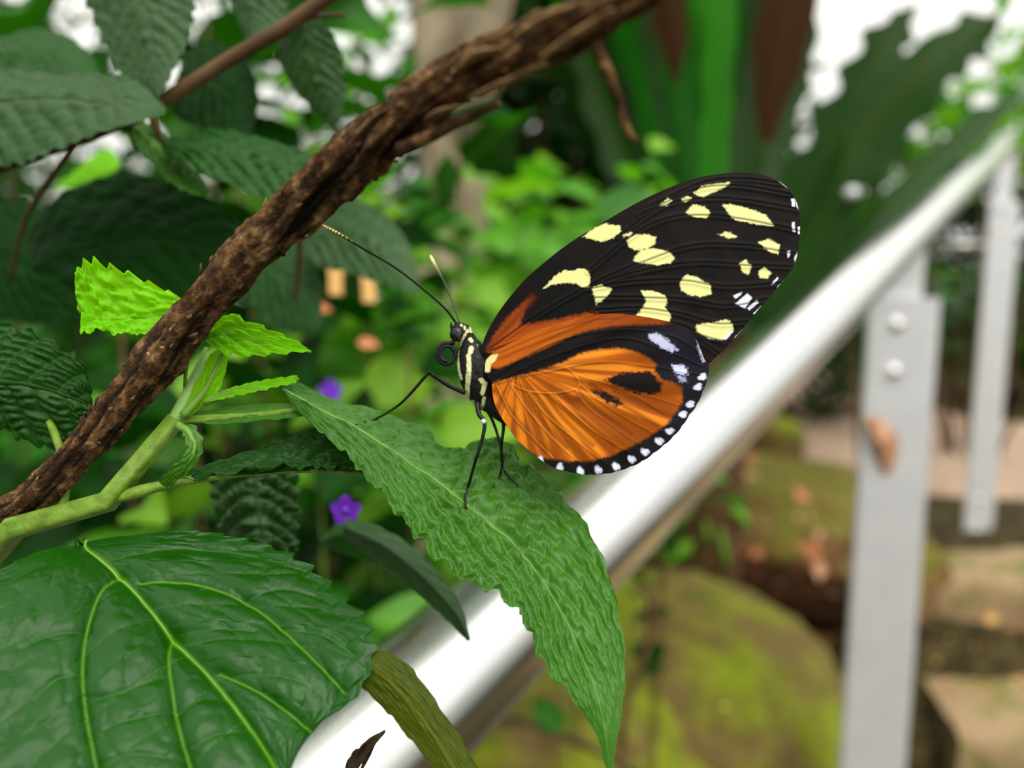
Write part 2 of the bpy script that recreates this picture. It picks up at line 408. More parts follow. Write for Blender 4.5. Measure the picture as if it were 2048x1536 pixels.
c2, N2, X2, d2 = post(2010, 402, 1090, 66, s_p2, [(2005, 415), (2000, 463), (1958, 1000), (1951, 1060)], .4, .10)
print('RAIL depth post1 %.3f post2 %.3f axis dist %.3f end %.3f' % (d1, d2, np.linalg.norm(A0), s_end), c1, c2)
v, f = tube(np.array([at(1852, 490, d2 * 1.04), at(2000, 492, d2 * 1.02)]), .008, 12); part('crossbar', v, f, M['steel'], rail)
bar = thing('steel_bar', 'short end of a steel bar showing between leaves above the handrail', 'bar', at(1796, 381, 1.88) * [1, 1, 0] + [0, 0, .3])
v, f = tube(np.array([at(1700, 386, 1.28), at(1800, 380, 1.9)]), .0095, 16); part('tube', v, f, M['plate'], bar)
v, f = tube(np.array([at(1796, 381, 1.88), at(1796, 381, 1.88) * [1, 1, 0] + [0, 0, .3]]), .009, 12); part('post', v, f, M['plate'], bar)

# ------------------------------------------------------------------ leaves
LEAFDATA = {}
def leaf3(name, parent, L, Mc, R, mat, nu=150, nv=33, serr=(16, .10), nveins=9, slope=1.6, quilt=.0005, cross=.00015, arch=.0, veinw=.10,
          veins=None, bumpy=.0002, kc=7, midrib=True, mr=None, midw=.045, key=None, label=None, rough_edge=0.0, flip=1, bull=0.0, kt=0):
    """leaf blade between a left edge, a midrib and a right edge (px,py,depth control points), with teeth, veins and quilting"""
    cl, cm, cr = (crom(np.asarray(q, float), nu) for q in (L, Mc, R))
    wl, wm, wr = (atv(q[:, 0], q[:, 1], q[:, 2]) for q in (cl, cm, cr))
    t = np.linspace(0, 1, nu); fade = sstep(0, .08, t) * sstep(1.0, .97, t)
    fr = (t * serr[0]) % 1.0; saw = np.where(fr < .8, fr / .8, (1 - fr) / .2) - .5
    jit = 1 + .35 * vnoise(np.floor(t * serr[0]) * 3.1, 7.7)
    sL = 1 + (serr[2] if len(serr) > 2 else serr[1]) * saw * fade * jit; fr2 = (t * serr[0] + .37) % 1.0
    saw2 = np.where(fr2 < .8, fr2 / .8, (1 - fr2) / .2) - .5; sR = 1 + serr[1] * saw2 * fade * jit
    s = np.linspace(-1, 1, nv)
    Tt, Ss = np.meshgrid(t, s, indexing='ij'); a = np.abs(Ss)
    EL = (wl - wm); ER = (wr - wm)
    E = np.where((Ss < 0)[..., None], (EL)[:, None, :], (ER)[:, None, :])
    sc = np.where(Ss < 0, sL[:, None], sR[:, None]); sc = 1 + (sc - 1) * sstep(.55, 1.0, a)
    P = wm[:, None, :] + E * (a * sc)[..., None]
    Nn = np.cross(np.gradient(P, axis=0), np.gradient(P, axis=1)); Nn /= np.linalg.norm(Nn, axis=2)[..., None] + 1e-15
    toward = CAM - P
    Nn *= np.sign((Nn * toward).sum(-1, keepdims=True) + 1e-15) * flip
    # smooth fallback at pinched ends
    wid = np.linalg.norm(EL, axis=1) + np.linalg.norm(ER, axis=1); scale = np.clip(wid / (wid.max() + 1e-12), 0, 1)[:, None]
    ph = Tt * nveins - slope * a ** 1.15 + .13 * vnoise(Tt * 8, Ss * 4, 3.3) + np.where(Ss < 0, .23, 0)
    dv = np.abs(ph - np.round(ph))
    hq = np.sin(np.pi * np.clip(dv * 2, 0, 1) / 2) ** .7
    cell = np.round(ph)
    ps = a * kc + .5 * np.sin(cell * 2.4) + .45 * vnoise(ph * 2.3, a * 6 + Ss)
    if kt: ps = Tt * kt + .5 * (cell % 2) + .35 * vnoise(ph * 1.7, Tt * kt * .6, 5.1)
    dc = np.abs(ps - np.round(ps)); hc = np.sin(np.pi * np.clip(dc * 2, 0, 1) / 2) ** .8
    hm = sstep(0, .09, a)
    cellh = (hq * hc) ** .75
    h = (quilt * hq * .6 + cross * hc + bull * cellh) * hm * scale + bumpy * fbm(Tt * 14, Ss * 5, 1.7, 3) * scale
    h += arch * (1 - a ** 2) * scale
    mask = np.clip(np.exp(-(dv / veinw * 2.2) ** 2) * .55 * (1 - .5 * a) * scale + np.exp(-(a / midw) ** 2) * .75, 0, 1)
    if veins:
        px, py, dd = proj(P.reshape(-1, 3)); px = px.reshape(P.shape[:2]); py = py.reshape(P.shape[:2])
        for (pl, w, dep) in veins:
            q = crom(np.asarray(pl, float), 60); dist = np.full(px.shape, 1e9)
            for k in range(59):
                x0, y0 = q[k]; dx, dy = q[k + 1] - q[k]
                u = np.clip(((px - x0) * dx + (py - y0) * dy) / (dx * dx + dy * dy + 1e-9), 0, 1)
                dist = np.minimum(dist, np.hypot(px - x0 - u * dx, py - y0 - u * dy))
            mask = np.maximum(mask, np.exp(-(dist / (w * .5)) ** 2) * (.8 if w > 4 else .12)); h -= dep * (1.0 if w > 4 else .6) * np.exp(-dist / (w * 3.0)) 
    P = P + Nn * h[..., None]
    col = np.stack([mask, hq * hc, np.zeros_like(mask)], -1).reshape(-1, 3)
    o = part(name, P.reshape(-1, 3), gridfaces(nu, nv), mat, parent, col=col)
    if label: o['label'] = label
    if midrib:
        n = max(nu // 3, 12); idx = np.linspace(0, nu - 1, n).astype(int); mid = nv // 2
        PP = P[idx, mid] + Nn[idx, mid] * (-.0001)
        r0 = mr if mr else .0006
        v, f = tube(PP, np.linspace(r0, r0 * .25, n), 8); part('midrib', v, f, M['midrib'] if mat not in (M['leaf_deep'], M['leaf_grey'], M['leaf_dark']) else mat, o)
    if key:
        px, py, dd = proj(P.reshape(-1, 3)); LEAFDATA[key] = (px, py, dd)
    return o
def leaf_depth(key, x, y):
    px, py, dd = LEAFDATA[key]; k = np.argmin((px - x) ** 2 + (py - y) ** 2); return dd[k]
def D(pts, d0, d1=None):
    """attach a depth ramp to pixel points"""
    n = len(pts); d1 = d0 if d1 is None else d1
    return [(x, y, d0 + (d1 - d0) * k / (n - 1)) for k, (x, y) in enumerate(pts)]

# near shrub carrying the butterfly
sh = thing('leafy_shrub', 'leafy green shrub with toothed leaves that the butterfly stands on', 'shrub', (-.28, .10, .0))
stem_pts = [(-420, 2600, .16, 26), (-200, 1500, .125, 25), (-20, 1098, .107, 24), (100, 1055, .105, 23), (200, 1012, .104, 22), (262, 965, .104, 20), (305, 905, .105, 19), (352, 838, .106, 17)]
w, ex = pix(stem_pts, 60); A = crom(np.array(stem_pts, float), 60)
w = np.vstack([[-.28, .10, 0.0], w]); rad = np.r_[.0026, ex[:, 0] / F * A[:, 2]]
v, f = tube(arclen(np.c_[w, rad], 90)[:, :3], arclen(np.c_[w, rad], 90)[:, 3], 24, .09 * np.cos(4 * np.linspace(0, 2 * math.pi, 24, endpoint=False))[None] + .05 * fbm(np.linspace(0, 40, 90)[:, None], np.linspace(0, 3, 24)[None], 2, 2)); part('stem', v, f, M['stem'], sh)
def stalk(pts, n=24, mat='stem', name='stalk', parent=sh):
    w, ex = pix(pts, n); A = crom(np.array(pts, float), n)
    v, f = tube(w, ex[:, 0] / F * A[:, 2], 10); return part(name, v, f, M[mat], parent)
stalk([(350, 842, .106, 15), (375, 790, .107, 13), (398, 735, .108, 9), (412, 695, .109, 3)], mat='stem_pale', name='young_shoot')
stalk([(225, 1003, .104, 4), (262, 988, .104, 13), (330, 970, .105, 10), (430, 952, .107, 9), (530, 942, .108, 8), (640, 938, .109, 8), (740, 948, .110, 6)])
stalk([(345, 846, .106, 4), (440, 838, .107, 8), (540, 828, .107, 7), (620, 815, .107, 6)])
stalk([(92, 828, .112, 7), (110, 870, .110, 8), (128, 930, .108, 8), (128, 1000, .107, 9), (112, 1050, .106, 12)])
stalk([(370, 780, .107, 4), (372, 740, .106, 4), (380, 700, .106, 5), (395, 670, .106, 5)])
# the leaf under the butterfly
leaf3('leaf', sh,
      [(575, 752, .108), (650, 795, .112), (740, 822, .114), (830, 852, .115), (905, 905, .114), (985, 878, .116), (1060, 935, .114), (1130, 1000, .111), (1195, 1095, .106), (1232, 1205, .101), (1250, 1330, .097), (1240, 1440, .094), (1222, 1545, .092)],
      [(565, 778, .107), (630, 815, .107), (710, 855, .107), (790, 905, .107), (870, 960, .106), (940, 1015, .106), (1010, 1075, .105), (1065, 1135, .104), (1115, 1210, .101), (1155, 1295, .098), (1190, 1380, .095), (1210, 1460, .093), (1219, 1548, .092)],
      [(585, 812, .106), (640, 868, .104), (695, 918, .103), (742, 972, .102), (800, 1040, .101), (855, 1110, .100), (925, 1165, .099), (1000, 1195, .099), (1052, 1255, .098), (1085, 1330, .096), (1145, 1400, .094), (1190, 1465, .093), (1215, 1546, .092)],
      M['leaf'], nu=330, nv=81, serr=(17, .13, .045), nveins=11, slope=4.6, quilt=.0003, cross=.0000, bull=.0011, kt=22, bumpy=.0008, veinw=.06, mr=.00025, midw=.02, key='stand', label='long toothed leaf under the butterfly')
# shiny big leaf at the bottom
BV = [([(170, 1085), (240, 1140), (340, 1262), (440, 1372), (520, 1480), (580, 1580)], 7, .0010),
      ([(238, 1138), (195, 1190), (168, 1290), (168, 1400), (195, 1545), (215, 1620)], 6, .0010),
      ([(345, 1268), (338, 1320), (355, 1440), (385, 1545), (410, 1640)], 6, .0010),
      ([(278, 1158), (390, 1166), (490, 1202), (570, 1262), (640, 1330), (690, 1385)], 5, .0008),
      ([(222, 1110), (350, 1096), (480, 1108), (615, 1140)], 4, .0006),
      ([(440, 1342), (530, 1390), (610, 1450), (640, 1480)], 5, .0008),
      ([(360, 1262), (450, 1258), (510, 1262)], 3, .0005), ([(490, 1200), (560, 1178), (640, 1195)], 3, .0005), ([(560, 1255), (640, 1268), (710, 1310)], 3, .0005),
      ([(165, 1345), (110, 1358), (70, 1400)], 3, .0005), ([(170, 1405), (250, 1380), (330, 1350)], 3, .0005), ([(172, 1262), (100, 1270), (40, 1300)], 3, .0005),
      ([(180, 1470), (260, 1440), (345, 1420)], 3, .0005), ([(350, 1430), (400, 1400), (450, 1392)], 3, .0004), ([(370, 1500), (430, 1470), (490, 1460)], 3, .0004), ([(180, 1540), (260, 1510), (375, 1520)], 3, .0004)]
leaf3('leaf', sh,
      [(160, 1078, .1045), (250, 1070, .106), (340, 1062, .107), (430, 1066, .108), (520, 1088, .108), (600, 1120, .107), (668, 1175, .105), (725, 1235, .102), (748, 1300, .099), (715, 1390, .096), (640, 1448, .093), (590, 1520, .090), (575, 1620, .087), (590, 1720, .085)],
      [(162, 1080, .1045), (190, 1100, .103), (225, 1128, .1015), (262, 1165, .100), (300, 1212, .0985), (340, 1262, .097), (382, 1308, .0955), (425, 1355, .094), (465, 1405, .0925), (505, 1460, .091), (540, 1515, .0895), (565, 1570, .088), (582, 1640, .0865), (592, 1722, .085)],
      [(158, 1084, .1045), (90, 1100, .101), (20, 1130, .097), (-50, 1175, .093), (-110, 1240, .089), (-150, 1320, .086), (-165, 1410, .083), (-150, 1500, .081), (-110, 1590, .079), (-40, 1660, .078), (60, 1720, .078), (200, 1760, .079), (400, 1770, .082), (590, 1724, .085)],
      M['leaf_big'], nu=440, nv=241, serr=(24, .05), nveins=9, slope=2.2, quilt=.0001, cross=.00005, bull=.0002, kc=5, bumpy=.0004, veinw=.012, mr=.00022, midw=.008, veins=BV, key='big', label='big glossy leaf with pale veins below the stem')
leaf3('leaf', sh, D([(-70, 640), (0, 652), (60, 664), (115, 690), (162, 718), (176, 765), (178, 805), (200, 834)], .112, .112),
      D([(-70, 755), (0, 763), (50, 768), (100, 780), (145, 796), (170, 806), (185, 818), (200, 834)], .109, .112),
      D([(-70, 830), (0, 852), (50, 876), (100, 896), (145, 895), (175, 880), (195, 860), (202, 836)], .112, .113), M['leaf_dark'], nu=170, nv=61, serr=(9, .13), nveins=6, slope=1.4, quilt=.0005, cross=.0001, bull=.0009, label='rounded dark leaf on a pale stalk')
# bright young leaves
leaf3('leaf', sh, D([(425, 640), (380, 606), (330, 580), (270, 552), (215, 530), (172, 522), (146, 545)], .108, .103),
      D([(428, 650), (375, 632), (325, 634), (275, 642), (230, 650), (190, 650), (158, 622)], .107, .104),
      D([(430, 664), (390, 690), (340, 684), (285, 672), (240, 672), (200, 668), (164, 674)], .105, .102), M['leaf_young'], nu=150, nv=49, serr=(9, .14), nveins=5, slope=1.6, quilt=.0003, cross=.0001, bull=.0009, bumpy=.0008, kc=4, veinw=.16, label='bright lime young leaf behind the dead branch')
leaf3('leaf', sh, D([(415, 652), (455, 630), (510, 648), (560, 668), (600, 686), (622, 703)], .108, .105),
      D([(412, 672), (455, 672), (505, 684), (550, 692), (590, 697), (622, 703)], .107, .105),
      D([(412, 690), (450, 712), (500, 716), (545, 712), (588, 708), (622, 704)], .105, .104), M['leaf_young'], nu=120, nv=41, serr=(6, .25), nveins=5, slope=1.6, quilt=.0003, cross=.0001, bull=.0007, kc=4, veinw=.14, label='bright lime young leaf pointing at the butterfly')
leaf3('leaf', sh, D([(362, 828), (395, 765), (420, 715), (445, 690)], .106, .108), D([(366, 832), (408, 782), (432, 735), (452, 692)], .105, .107), D([(372, 836), (428, 790), (450, 745), (456, 696)], .106, .108),
      M['leaf_young'], nu=60, nv=21, serr=(4, .02), nveins=3, quilt=.0002, label='upright young leaf at the shoot tip')
leaf3('leaf', sh, D([(408, 800), (460, 778), (520, 762), (595, 750)], .107, .106), D([(408, 804), (460, 785), (525, 770), (598, 758)], .1065, .106), D([(408, 808), (460, 797), (525, 782), (592, 768)], .106, .1055),
      M['leaf_young'], nu=60, nv=17, serr=(9, .3), nveins=5, quilt=.0003, label='narrow pale young leaf')
leaf3('leaf', sh, D([(366, 836), (440, 818), (530, 808), (600, 812), (630, 826)], .108, .108), D([(366, 840), (440, 834), (530, 828), (600, 826), (630, 829)], .107, .107), D([(366, 846), (440, 850), (530, 842), (600, 836), (628, 832)], .106, .106),
      M['leaf'], nu=80, nv=17, serr=(6, .05), nveins=6, quilt=.0002, label='leaf seen edge-on below the shoot')
leaf3('leaf', sh, D([(352, 852), (385, 850), (404, 880), (398, 915), (368, 950), (335, 975)], .105, .103), D([(354, 850), (375, 862), (388, 888), (380, 918), (352, 945), (322, 968)], .1045, .102), D([(356, 846), (366, 872), (372, 895), (362, 915), (340, 935), (315, 962)], .104, .101),
      M['leaf'], nu=90, nv=17, serr=(7, .35), nveins=5, quilt=.0003, label='small curled leaf in the stem fork')
leaf3('leaf', sh, D([(285, 982), (370, 948), (450, 925), (530, 898), (600, 872), (660, 878), (715, 915), (745, 945)], .109, .113), D([(285, 986), (370, 962), (450, 948), (530, 940), (600, 937), (660, 938), (715, 942), (748, 949)], .106, .110),
      D([(285, 990), (370, 968), (450, 954), (530, 945), (600, 942), (660, 943), (715, 947), (748, 952)], .105, .109), M['leaf_dark'], nu=120, nv=41, serr=(8, .06), nveins=8, quilt=.0003, bull=.0009, cross=.0001, bumpy=.0008, label='crinkled dark leaf arching behind the stem fork')
leaf3('leaf', sh, D([(425, 935), (432, 980), (450, 1040), (470, 1100), (480, 1150)], .140, .135), D([(512, 930), (512, 985), (520, 1045), (528, 1100), (530, 1155)], .134, .130), D([(575, 935), (588, 985), (590, 1040), (585, 1100), (560, 1155)], .140, .135),
      M['leaf_grey'], nu=100, nv=41, serr=(8, .06), nveins=7, quilt=.0006, bull=.0016, cross=.0002, bumpy=.0012, label='crumpled grey-green leaf hanging behind the stem')
leaf3('leaf', sh, D([(735, 1298), (790, 1310), (836, 1352), (880, 1415), (930, 1490), (965, 1560), (985, 1640)], .100, .094), D([(722, 1318), (775, 1358), (825, 1408), (870, 1470), (910, 1535), (940, 1600), (960, 1660)], .0985, .093),
      D([(706, 1352), (755, 1402), (800, 1450), (840, 1500), (875, 1550), (905, 1610), (930, 1670)], .099, .093), M['leaf_olive'], nu=140, nv=41, serr=(6, .10), nveins=4, slope=6, quilt=.0003, cross=.0001, bumpy=.0003, midrib=False, label='olive underside of a drooping toothed leaf over the handrail')
leaf3('leaf', sh, D([(690, 1038), (770, 1060), (840, 1110), (895, 1170), (925, 1220), (940, 1280)], .138, .128), D([(690, 1055), (762, 1088), (830, 1140), (882, 1192), (917, 1235), (938, 1281)], .134, .127), D([(688, 1072), (750, 1118), (815, 1168), (865, 1212), (905, 1250), (935, 1282)], .137, .128),
      M['leaf_grey'], nu=120, nv=41, serr=(10, .06), nveins=7, quilt=.0004, label='dull green leaf tip over the handrail')
leaf3('leaf', sh, D([(640, 1080), (690, 1040), (740, 1060), (770, 1095), (785, 1128)], .16, .15), D([(640, 1085), (685, 1070), (725, 1090), (755, 1110), (784, 1130)], .157, .15), D([(640, 1092), (675, 1100), (712, 1115), (748, 1125), (782, 1132)], .16, .15),
      M['leaf_dark'], nu=80, nv=31, serr=(9, .12), nveins=6, quilt=.0004, label='small dark toothed leaf below a purple flower')

# ------------------------------------------------------------------ darker shrub behind, upper left
ds = thing('broadleaf_shrub', 'dark broad-leaved shrub with a thin brown twig in front of the sky', 'shrub', (-.55, .22, .0))
tw = [(-900, 900, .30, 16), (-300, 480, .17, 13), (0, 335, .150, 12), (130, 290, .150, 12), (290, 225, .152, 13), (430, 135, .152, 14), (540, 75, .150, 15), (660, -10, .148, 15), (760, -80, .148, 14)]
w, ex = pix(tw, 70); A = crom(np.array(tw, float), 70); w = np.vstack([[-.55, .22, 0.0], w]); rad = np.r_[.004, ex[:, 0] / F * A[:, 2]]
q = arclen(np.c_[w, rad], 140); dsp = .16 * fbm(np.linspace(0, 60, 140)[:, None], np.linspace(0, 3, 12)[None, :], 2.0, 3)
v, f = tube(q[:, :3], q[:, 3], 12, dsp); part('twig', v, f, M['twig'], ds)
for pts in ([(590, 40, .151, 6), (640, 32, .152, 5), (690, 30, .155, 4)], [(300, 230, .152, 7), (330, 290, .155, 6), (380, 320, .16, 5)], [(150, 290, .150, 6), (60, 420, .17, 5), (20, 560, .19, 4)], [(600, 470, .17, 6), (598, 540, .175, 6), (590, 600, .18, 5)]):
    w, ex = pix(pts, 14); A = crom(np.array(pts, float), 14); v, f = tube(w, ex[:, 0] / F * A[:, 2], 8); part('side_twig', v, f, M['twig'], ds)
DL = [  # L edge, midrib, R edge, d0, d1, mat, teeth
 ([(-90, 130), (0, 138), (100, 150), (200, 150), (270, 162), (330, 215)], [(-90, 215), (0, 200), (100, 195), (200, 205), (270, 215), (332, 222)], [(-90, 370), (0, 338), (70, 322), (140, 290), (220, 262), (330, 230)], .150, .140, 'leaf_grey', (13, .10)),
 ([(150, -60), (190, 40), (225, 120), (265, 175), (312, 192)], [(260, -70), (285, 0), (302, 70), (312, 135), (316, 194)], [(400, -70), (392, 0), (385, 60), (350, 140), (320, 194)], .158, .148, 'leaf_grey', (10, .10)),
 ([(330, 285), (400, 262), (480, 268), (560, 290), (620, 310), (660, 345)], [(330, 296), (400, 300), (480, 315), (550, 330), (610, 345), (662, 352)], [(335, 310), (390, 345), (450, 370), (530, 398), (590, 408), (660, 360)], .150, .142, 'leaf_dark', (10, .06)),
 ([(60, 470), (110, 400), (230, 355), (350, 370), (440, 410), (500, 480), (510, 540)], [(70, 540), (150, 500), (240, 480), (330, 475), (410, 490), (470, 515), (512, 545)], [(90, 620), (170, 640), (260, 640), (350, 640), (430, 620), (480, 590), (514, 550)], .165, .155, 'leaf_deep', (13, .06)),
 ([(555, 60), (560, 120), (590, 180), (630, 220), (668, 262)], [(610, 40), (625, 100), (645, 160), (660, 215), (672, 264)], [(640, 30), (680, 90), (694, 150), (690, 210), (676, 264)], .172, .168, 'leaf_grey', (8, .06)),
 ([(440, -70), (460, -10), (480, 40), (500, 85)], [(500, -80), (505, -20), (508, 40), (506, 86)], [(590, -80), (585, -10), (560, 45), (512, 86)], .175, .17, 'leaf_grey', (7, .06)),
 ([(370, 110), (420, 85), (480, 110), (510, 160), (512, 230), (500, 275)], [(360, 150), (400, 150), (440, 170), (470, 205), (490, 245), (500, 278)], [(340, 190), (350, 230), (385, 255), (430, 270), (470, 276), (498, 280)], .178, .172, 'leaf_deep', (8, .04)),
 ([(620, 450), (660, 410), (720, 405), (780, 440), (820, 500), (838, 585)], [(610, 475), (660, 470), (710, 480), (760, 505), (800, 540), (836, 590)], [(600, 500), (640, 535), (690, 545), (750, 565), (795, 580), (834, 592)], .190, .175, 'leaf_grey', (10, .05)),
 ([(-60, 430), (20, 400), (100, 430), (140, 520), (150, 600)], [(-60, 520), (0, 520), (60, 540), (110, 570), (150, 610)], [(-60, 640), (0, 640), (60, 650), (110, 640), (150, 615)], .20, .19, 'leaf_deep', (8, .05)),
 ([(240, 225), (300, 250), (350, 300), (400, 350), (420, 390)], [(235, 235), (290, 270), (335, 320), (385, 370), (415, 394)], [(230, 250), (270, 300), (320, 350), (370, 385), (412, 397)], .155, .150, 'leaf', (6, .04)),
 ([(0, 80), (60, 60), (130, 70), (180, 110), (200, 150)], [(-10, 110), (50, 105), (110, 115), (160, 135), (200, 156)], [(-10, 150), (50, 155), (100, 160), (150, 162), (198, 160)], .2, .19, 'leaf_dark', (8, .05)),
 ([(490, 470), (560, 455), (610, 500), (640, 560), (640, 640)], [(470, 520), (530, 530), (580, 560), (615, 600), (642, 650)], [(460, 580), (500, 620), (550, 650), (600, 660), (640, 658)], .20, .185, 'leaf_dark', (9, .05)),
 ([(140, 360), (180, 320), (220, 300), (240, 330)], [(120, 370), (160, 350), (200, 335), (238, 335)], [(110, 385), (150, 375), (190, 360), (236, 342)], .23, .22, 'leaf_young', (5, .03)),
]
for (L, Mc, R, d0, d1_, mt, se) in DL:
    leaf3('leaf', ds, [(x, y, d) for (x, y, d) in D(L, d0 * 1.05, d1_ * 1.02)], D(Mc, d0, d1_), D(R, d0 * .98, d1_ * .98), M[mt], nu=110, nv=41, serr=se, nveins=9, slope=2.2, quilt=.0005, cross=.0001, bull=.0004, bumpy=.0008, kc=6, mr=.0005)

# ------------------------------------------------------------------ dead branch
dbp = [(-700, 2300, .17, 40), (-260, 1300, .125, 30), (-40, 1062, .109, 27), (60, 1000, .107, 29), (160, 900, .105, 32), (260, 790, .1035, 36), (350, 675, .102, 39), (440, 570, .100, 40), (540, 470, .097, 41), (640, 378, .093, 44), (730, 300, .088, 47), (820, 225, .083, 46), (910, 160, .079, 42), (1010, 112, .0755, 44), (1110, 68, .0725, 46), (1210, 10, .070, 44), (1330, -60, .068, 40), (1500, -150, .066, 34)]
db = thing('dead_branch', 'dead brown branch with flaking bark slanting up past the antenna', 'branch', (-.40, .14, 0))
w, ex = pix(dbp, 200); A = crom(np.array(dbp, float), 200); w = np.vstack([[-.40, .14, 0.0], w]); rad = np.r_[.006, ex[:, 0] / F * A[:, 2]]
q = arclen(np.c_[w, rad], 1500); keep = q[:, 2] > .85
qa = q[~keep][::10]; q = np.vstack([qa, q[keep]]); n = len(q); ns = 56
ss = np.r_[0, np.cumsum(np.linalg.norm(np.diff(q[:, :3], axis=0), axis=1))] * 1000
aa = np.linspace(0, 2 * math.pi, ns, endpoint=False)
cx, sx_ = np.cos(aa)[None], np.sin(aa)[None]
twist = (ss * .05)[:, None]
ca, sa = np.cos(aa[None] + twist), np.sin(aa[None] + twist)
ridg = fbm(ca * 2.6 + 5, sa * 2.6, (ss * .07)[:, None], 4); fine = fbm(ca * 7, sa * 7, (ss * .35)[:, None], 3)
lump = fbm(ca * .8, sa * .8, (ss * .22)[:, None] + 40, 2)
dsp = .42 * np.sign(ridg) * np.abs(ridg) ** .8 + .26 * fine + .22 * lump
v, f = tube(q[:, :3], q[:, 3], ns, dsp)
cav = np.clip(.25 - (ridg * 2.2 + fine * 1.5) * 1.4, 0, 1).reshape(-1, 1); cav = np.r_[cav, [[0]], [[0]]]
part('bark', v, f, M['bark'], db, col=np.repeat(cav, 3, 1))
T, Nb, Bb = frames(q[:, :3])
bpx, bpy_, _d = proj(q[:, :3]); seen = np.where((bpx > -40) & (bpx < 1300) & (bpy_ > -60) & (bpy_ < 1080) & (_d > .05))[0]
for k in range(120):
    i = int(seen[random.randrange(len(seen) - 12)]); a = random.uniform(0, 2 * math.pi)
    out = math.cos(a) * Nb[i] + math.sin(a) * Bb[i]; r = q[i, 3]; base = q[i, :3] + out * r * 1.0
    ln = r * random.uniform(.3, .75); tip = base + T[i] * ln + out * r * random.uniform(.12, .42); mid = base + T[i] * ln * .5 + out * r * .22
    side = np.cross(out, T[i]) * r * random.uniform(.08, .17)
    V = np.array([base - side, base + side, mid + side * 1.1, mid - side * 1.1, tip, base + out * r * .12, mid + out * r * .1])
    part('bark_flake', V, [[0, 1, 5], [1, 2, 6, 5], [3, 0, 5, 6], [2, 4, 6], [4, 3, 6], [0, 3, 2, 1], [2, 3, 4]], M[random.choice(['bark_flake', 'twig', 'twig'])], db)
for pts in ([(800, 300, .083, 16), (870, 268, .080, 12), (940, 232, .078, 11), (1000, 206, .077, 6)], [(1000, 130, .075, 18), (1080, 122, .073, 16), (1150, 95, .072, 15), (1240, 5, .071, 12)], [(560, 500, .097, 9), (600, 462, .0955, 8), (660, 420, .095, 6)], [(1180, 60, .071, 14), (1205, 120, .071, 11), (1235, 190, .072, 9), (1255, 260, .073, 8), (1275, 280, .074, 4)]):
    w, ex = pix(pts, 40); A = crom(np.array(pts, float), 40)
    dd = .25 * fbm(np.linspace(0, 9, 40)[:, None], np.linspace(0, 4, 14)[None, :], 8.0, 3)
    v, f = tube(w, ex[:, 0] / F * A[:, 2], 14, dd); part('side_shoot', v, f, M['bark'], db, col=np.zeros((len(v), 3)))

# ------------------------------------------------------------------ butterfly
K = 2.3275
def c1p(pts): return np.array([(850 + x / K, 320 + y / K) for x, y in pts])
BD = .1060                                   # depth of the body's middle plane
bf = thing('butterfly', 'orange, black and cream butterfly with closed wings standing on a leaf', 'butterfly', at(965, 850, BD))
def sdist(px, py, poly):
    """signed distance in pixels to a polygon, negative inside"""
    P = np.asarray(poly, float); Q = np.roll(P, -1, 0); d = np.full(px.shape, 1e9); ins = np.zeros(px.shape, bool)
    for (x0, y0), (x1, y1) in zip(P, Q):
        dx, dy = x1 - x0, y1 - y0; u = np.clip(((px - x0) * dx + (py - y0) * dy) / (dx * dx + dy * dy + 1e-9), 0, 1)
        d = np.minimum(d, np.hypot(px - x0 - u * dx, py - y0 - u * dy))
        c = ((y0 > py) != (y1 > py)) & (px < (x1 - x0) * (py - y0) / (y1 - y0 + 1e-12) + x0); ins ^= c
    return np.where(ins, -d, d)
def ldist(px, py, line):
    P = np.asarray(line, float); d = np.full(px.shape, 1e9)
    for (x0, y0), (x1, y1) in zip(P[:-1], P[1:]):
        dx, dy = x1 - x0, y1 - y0; u = np.clip(((px - x0) * dx + (py - y0) * dy) / (dx * dx + dy * dy + 1e-9), 0, 1)
        d = np.minimum(d, np.hypot(px - x0 - u * dx, py - y0 - u * dy))
    return d
def patch(U, L, nu, nv):
    u = arclen(crom(U, 400), nu); l = arclen(crom(L, 400), nu); s = np.linspace(0, 1, nv)
    return u[:, None] * (1 - s)[None, :, None] + l[:, None] * s[None, :, None]
def cmix(c, col, m): return c * (1 - m[..., None]) + lin(col) * m[..., None]
YEL, WHT, ORG = (228, 226, 152), (222, 226, 240), (206, 108, 16)
# forewing
FU = c1p([(258, 880), (290, 800), (340, 712), (400, 632), (470, 552), (550, 482), (640, 410), (740, 343), (850, 278), (960, 214), (1070, 158), (1180, 112), (1290, 78), (1400, 62), (1490, 60), (1570, 70), (1630, 90), (1682, 125), (1717, 170), (1738, 225), (1746, 290)])
FL = c1p([(258, 890), (340, 930), (480, 900), (620, 860), (760, 830), (900, 820), (1020, 835), (1120, 870), (1220, 920), (1312, 948), (1345, 925), (1392, 884), (1442, 828), (1500, 760), (1552, 695), (1602, 640), (1652, 580), (1692, 530), (1717, 490), (1736, 430), (1744, 360), (1746, 292)])
FV = [[(300, 880), (500, 740), (760, 590), (1000, 480), (1250, 400), (1500, 400), (1740, 440)], [(760, 520), (1000, 330), (1200, 260), (1450, 270), (1742, 330)], [(900, 360), (1100, 220), (1300, 180), (1500, 190), (1738, 230)], [(1000, 260), (1250, 140), (1450, 120), (1700, 160)], [(1050, 215), (1300, 105), (1500, 90), (1650, 110)],
      [(760, 590), (1000, 520), (1250, 480), (1500, 490), (1725, 500)], [(760, 600), (950, 570), (1200, 560), (1400, 590), (1660, 575)], [(780, 640), (1000, 640), (1200, 650), (1400, 680), (1590, 650)], [(800, 700), (1000, 690), (1180, 715), (1350, 760), (1500, 755)], [(900, 760), (1150, 760), (1300, 820), (1420, 850)], [(300, 890), (560, 800), (800, 740), (1000, 735), (1250, 830), (1370, 905)]]
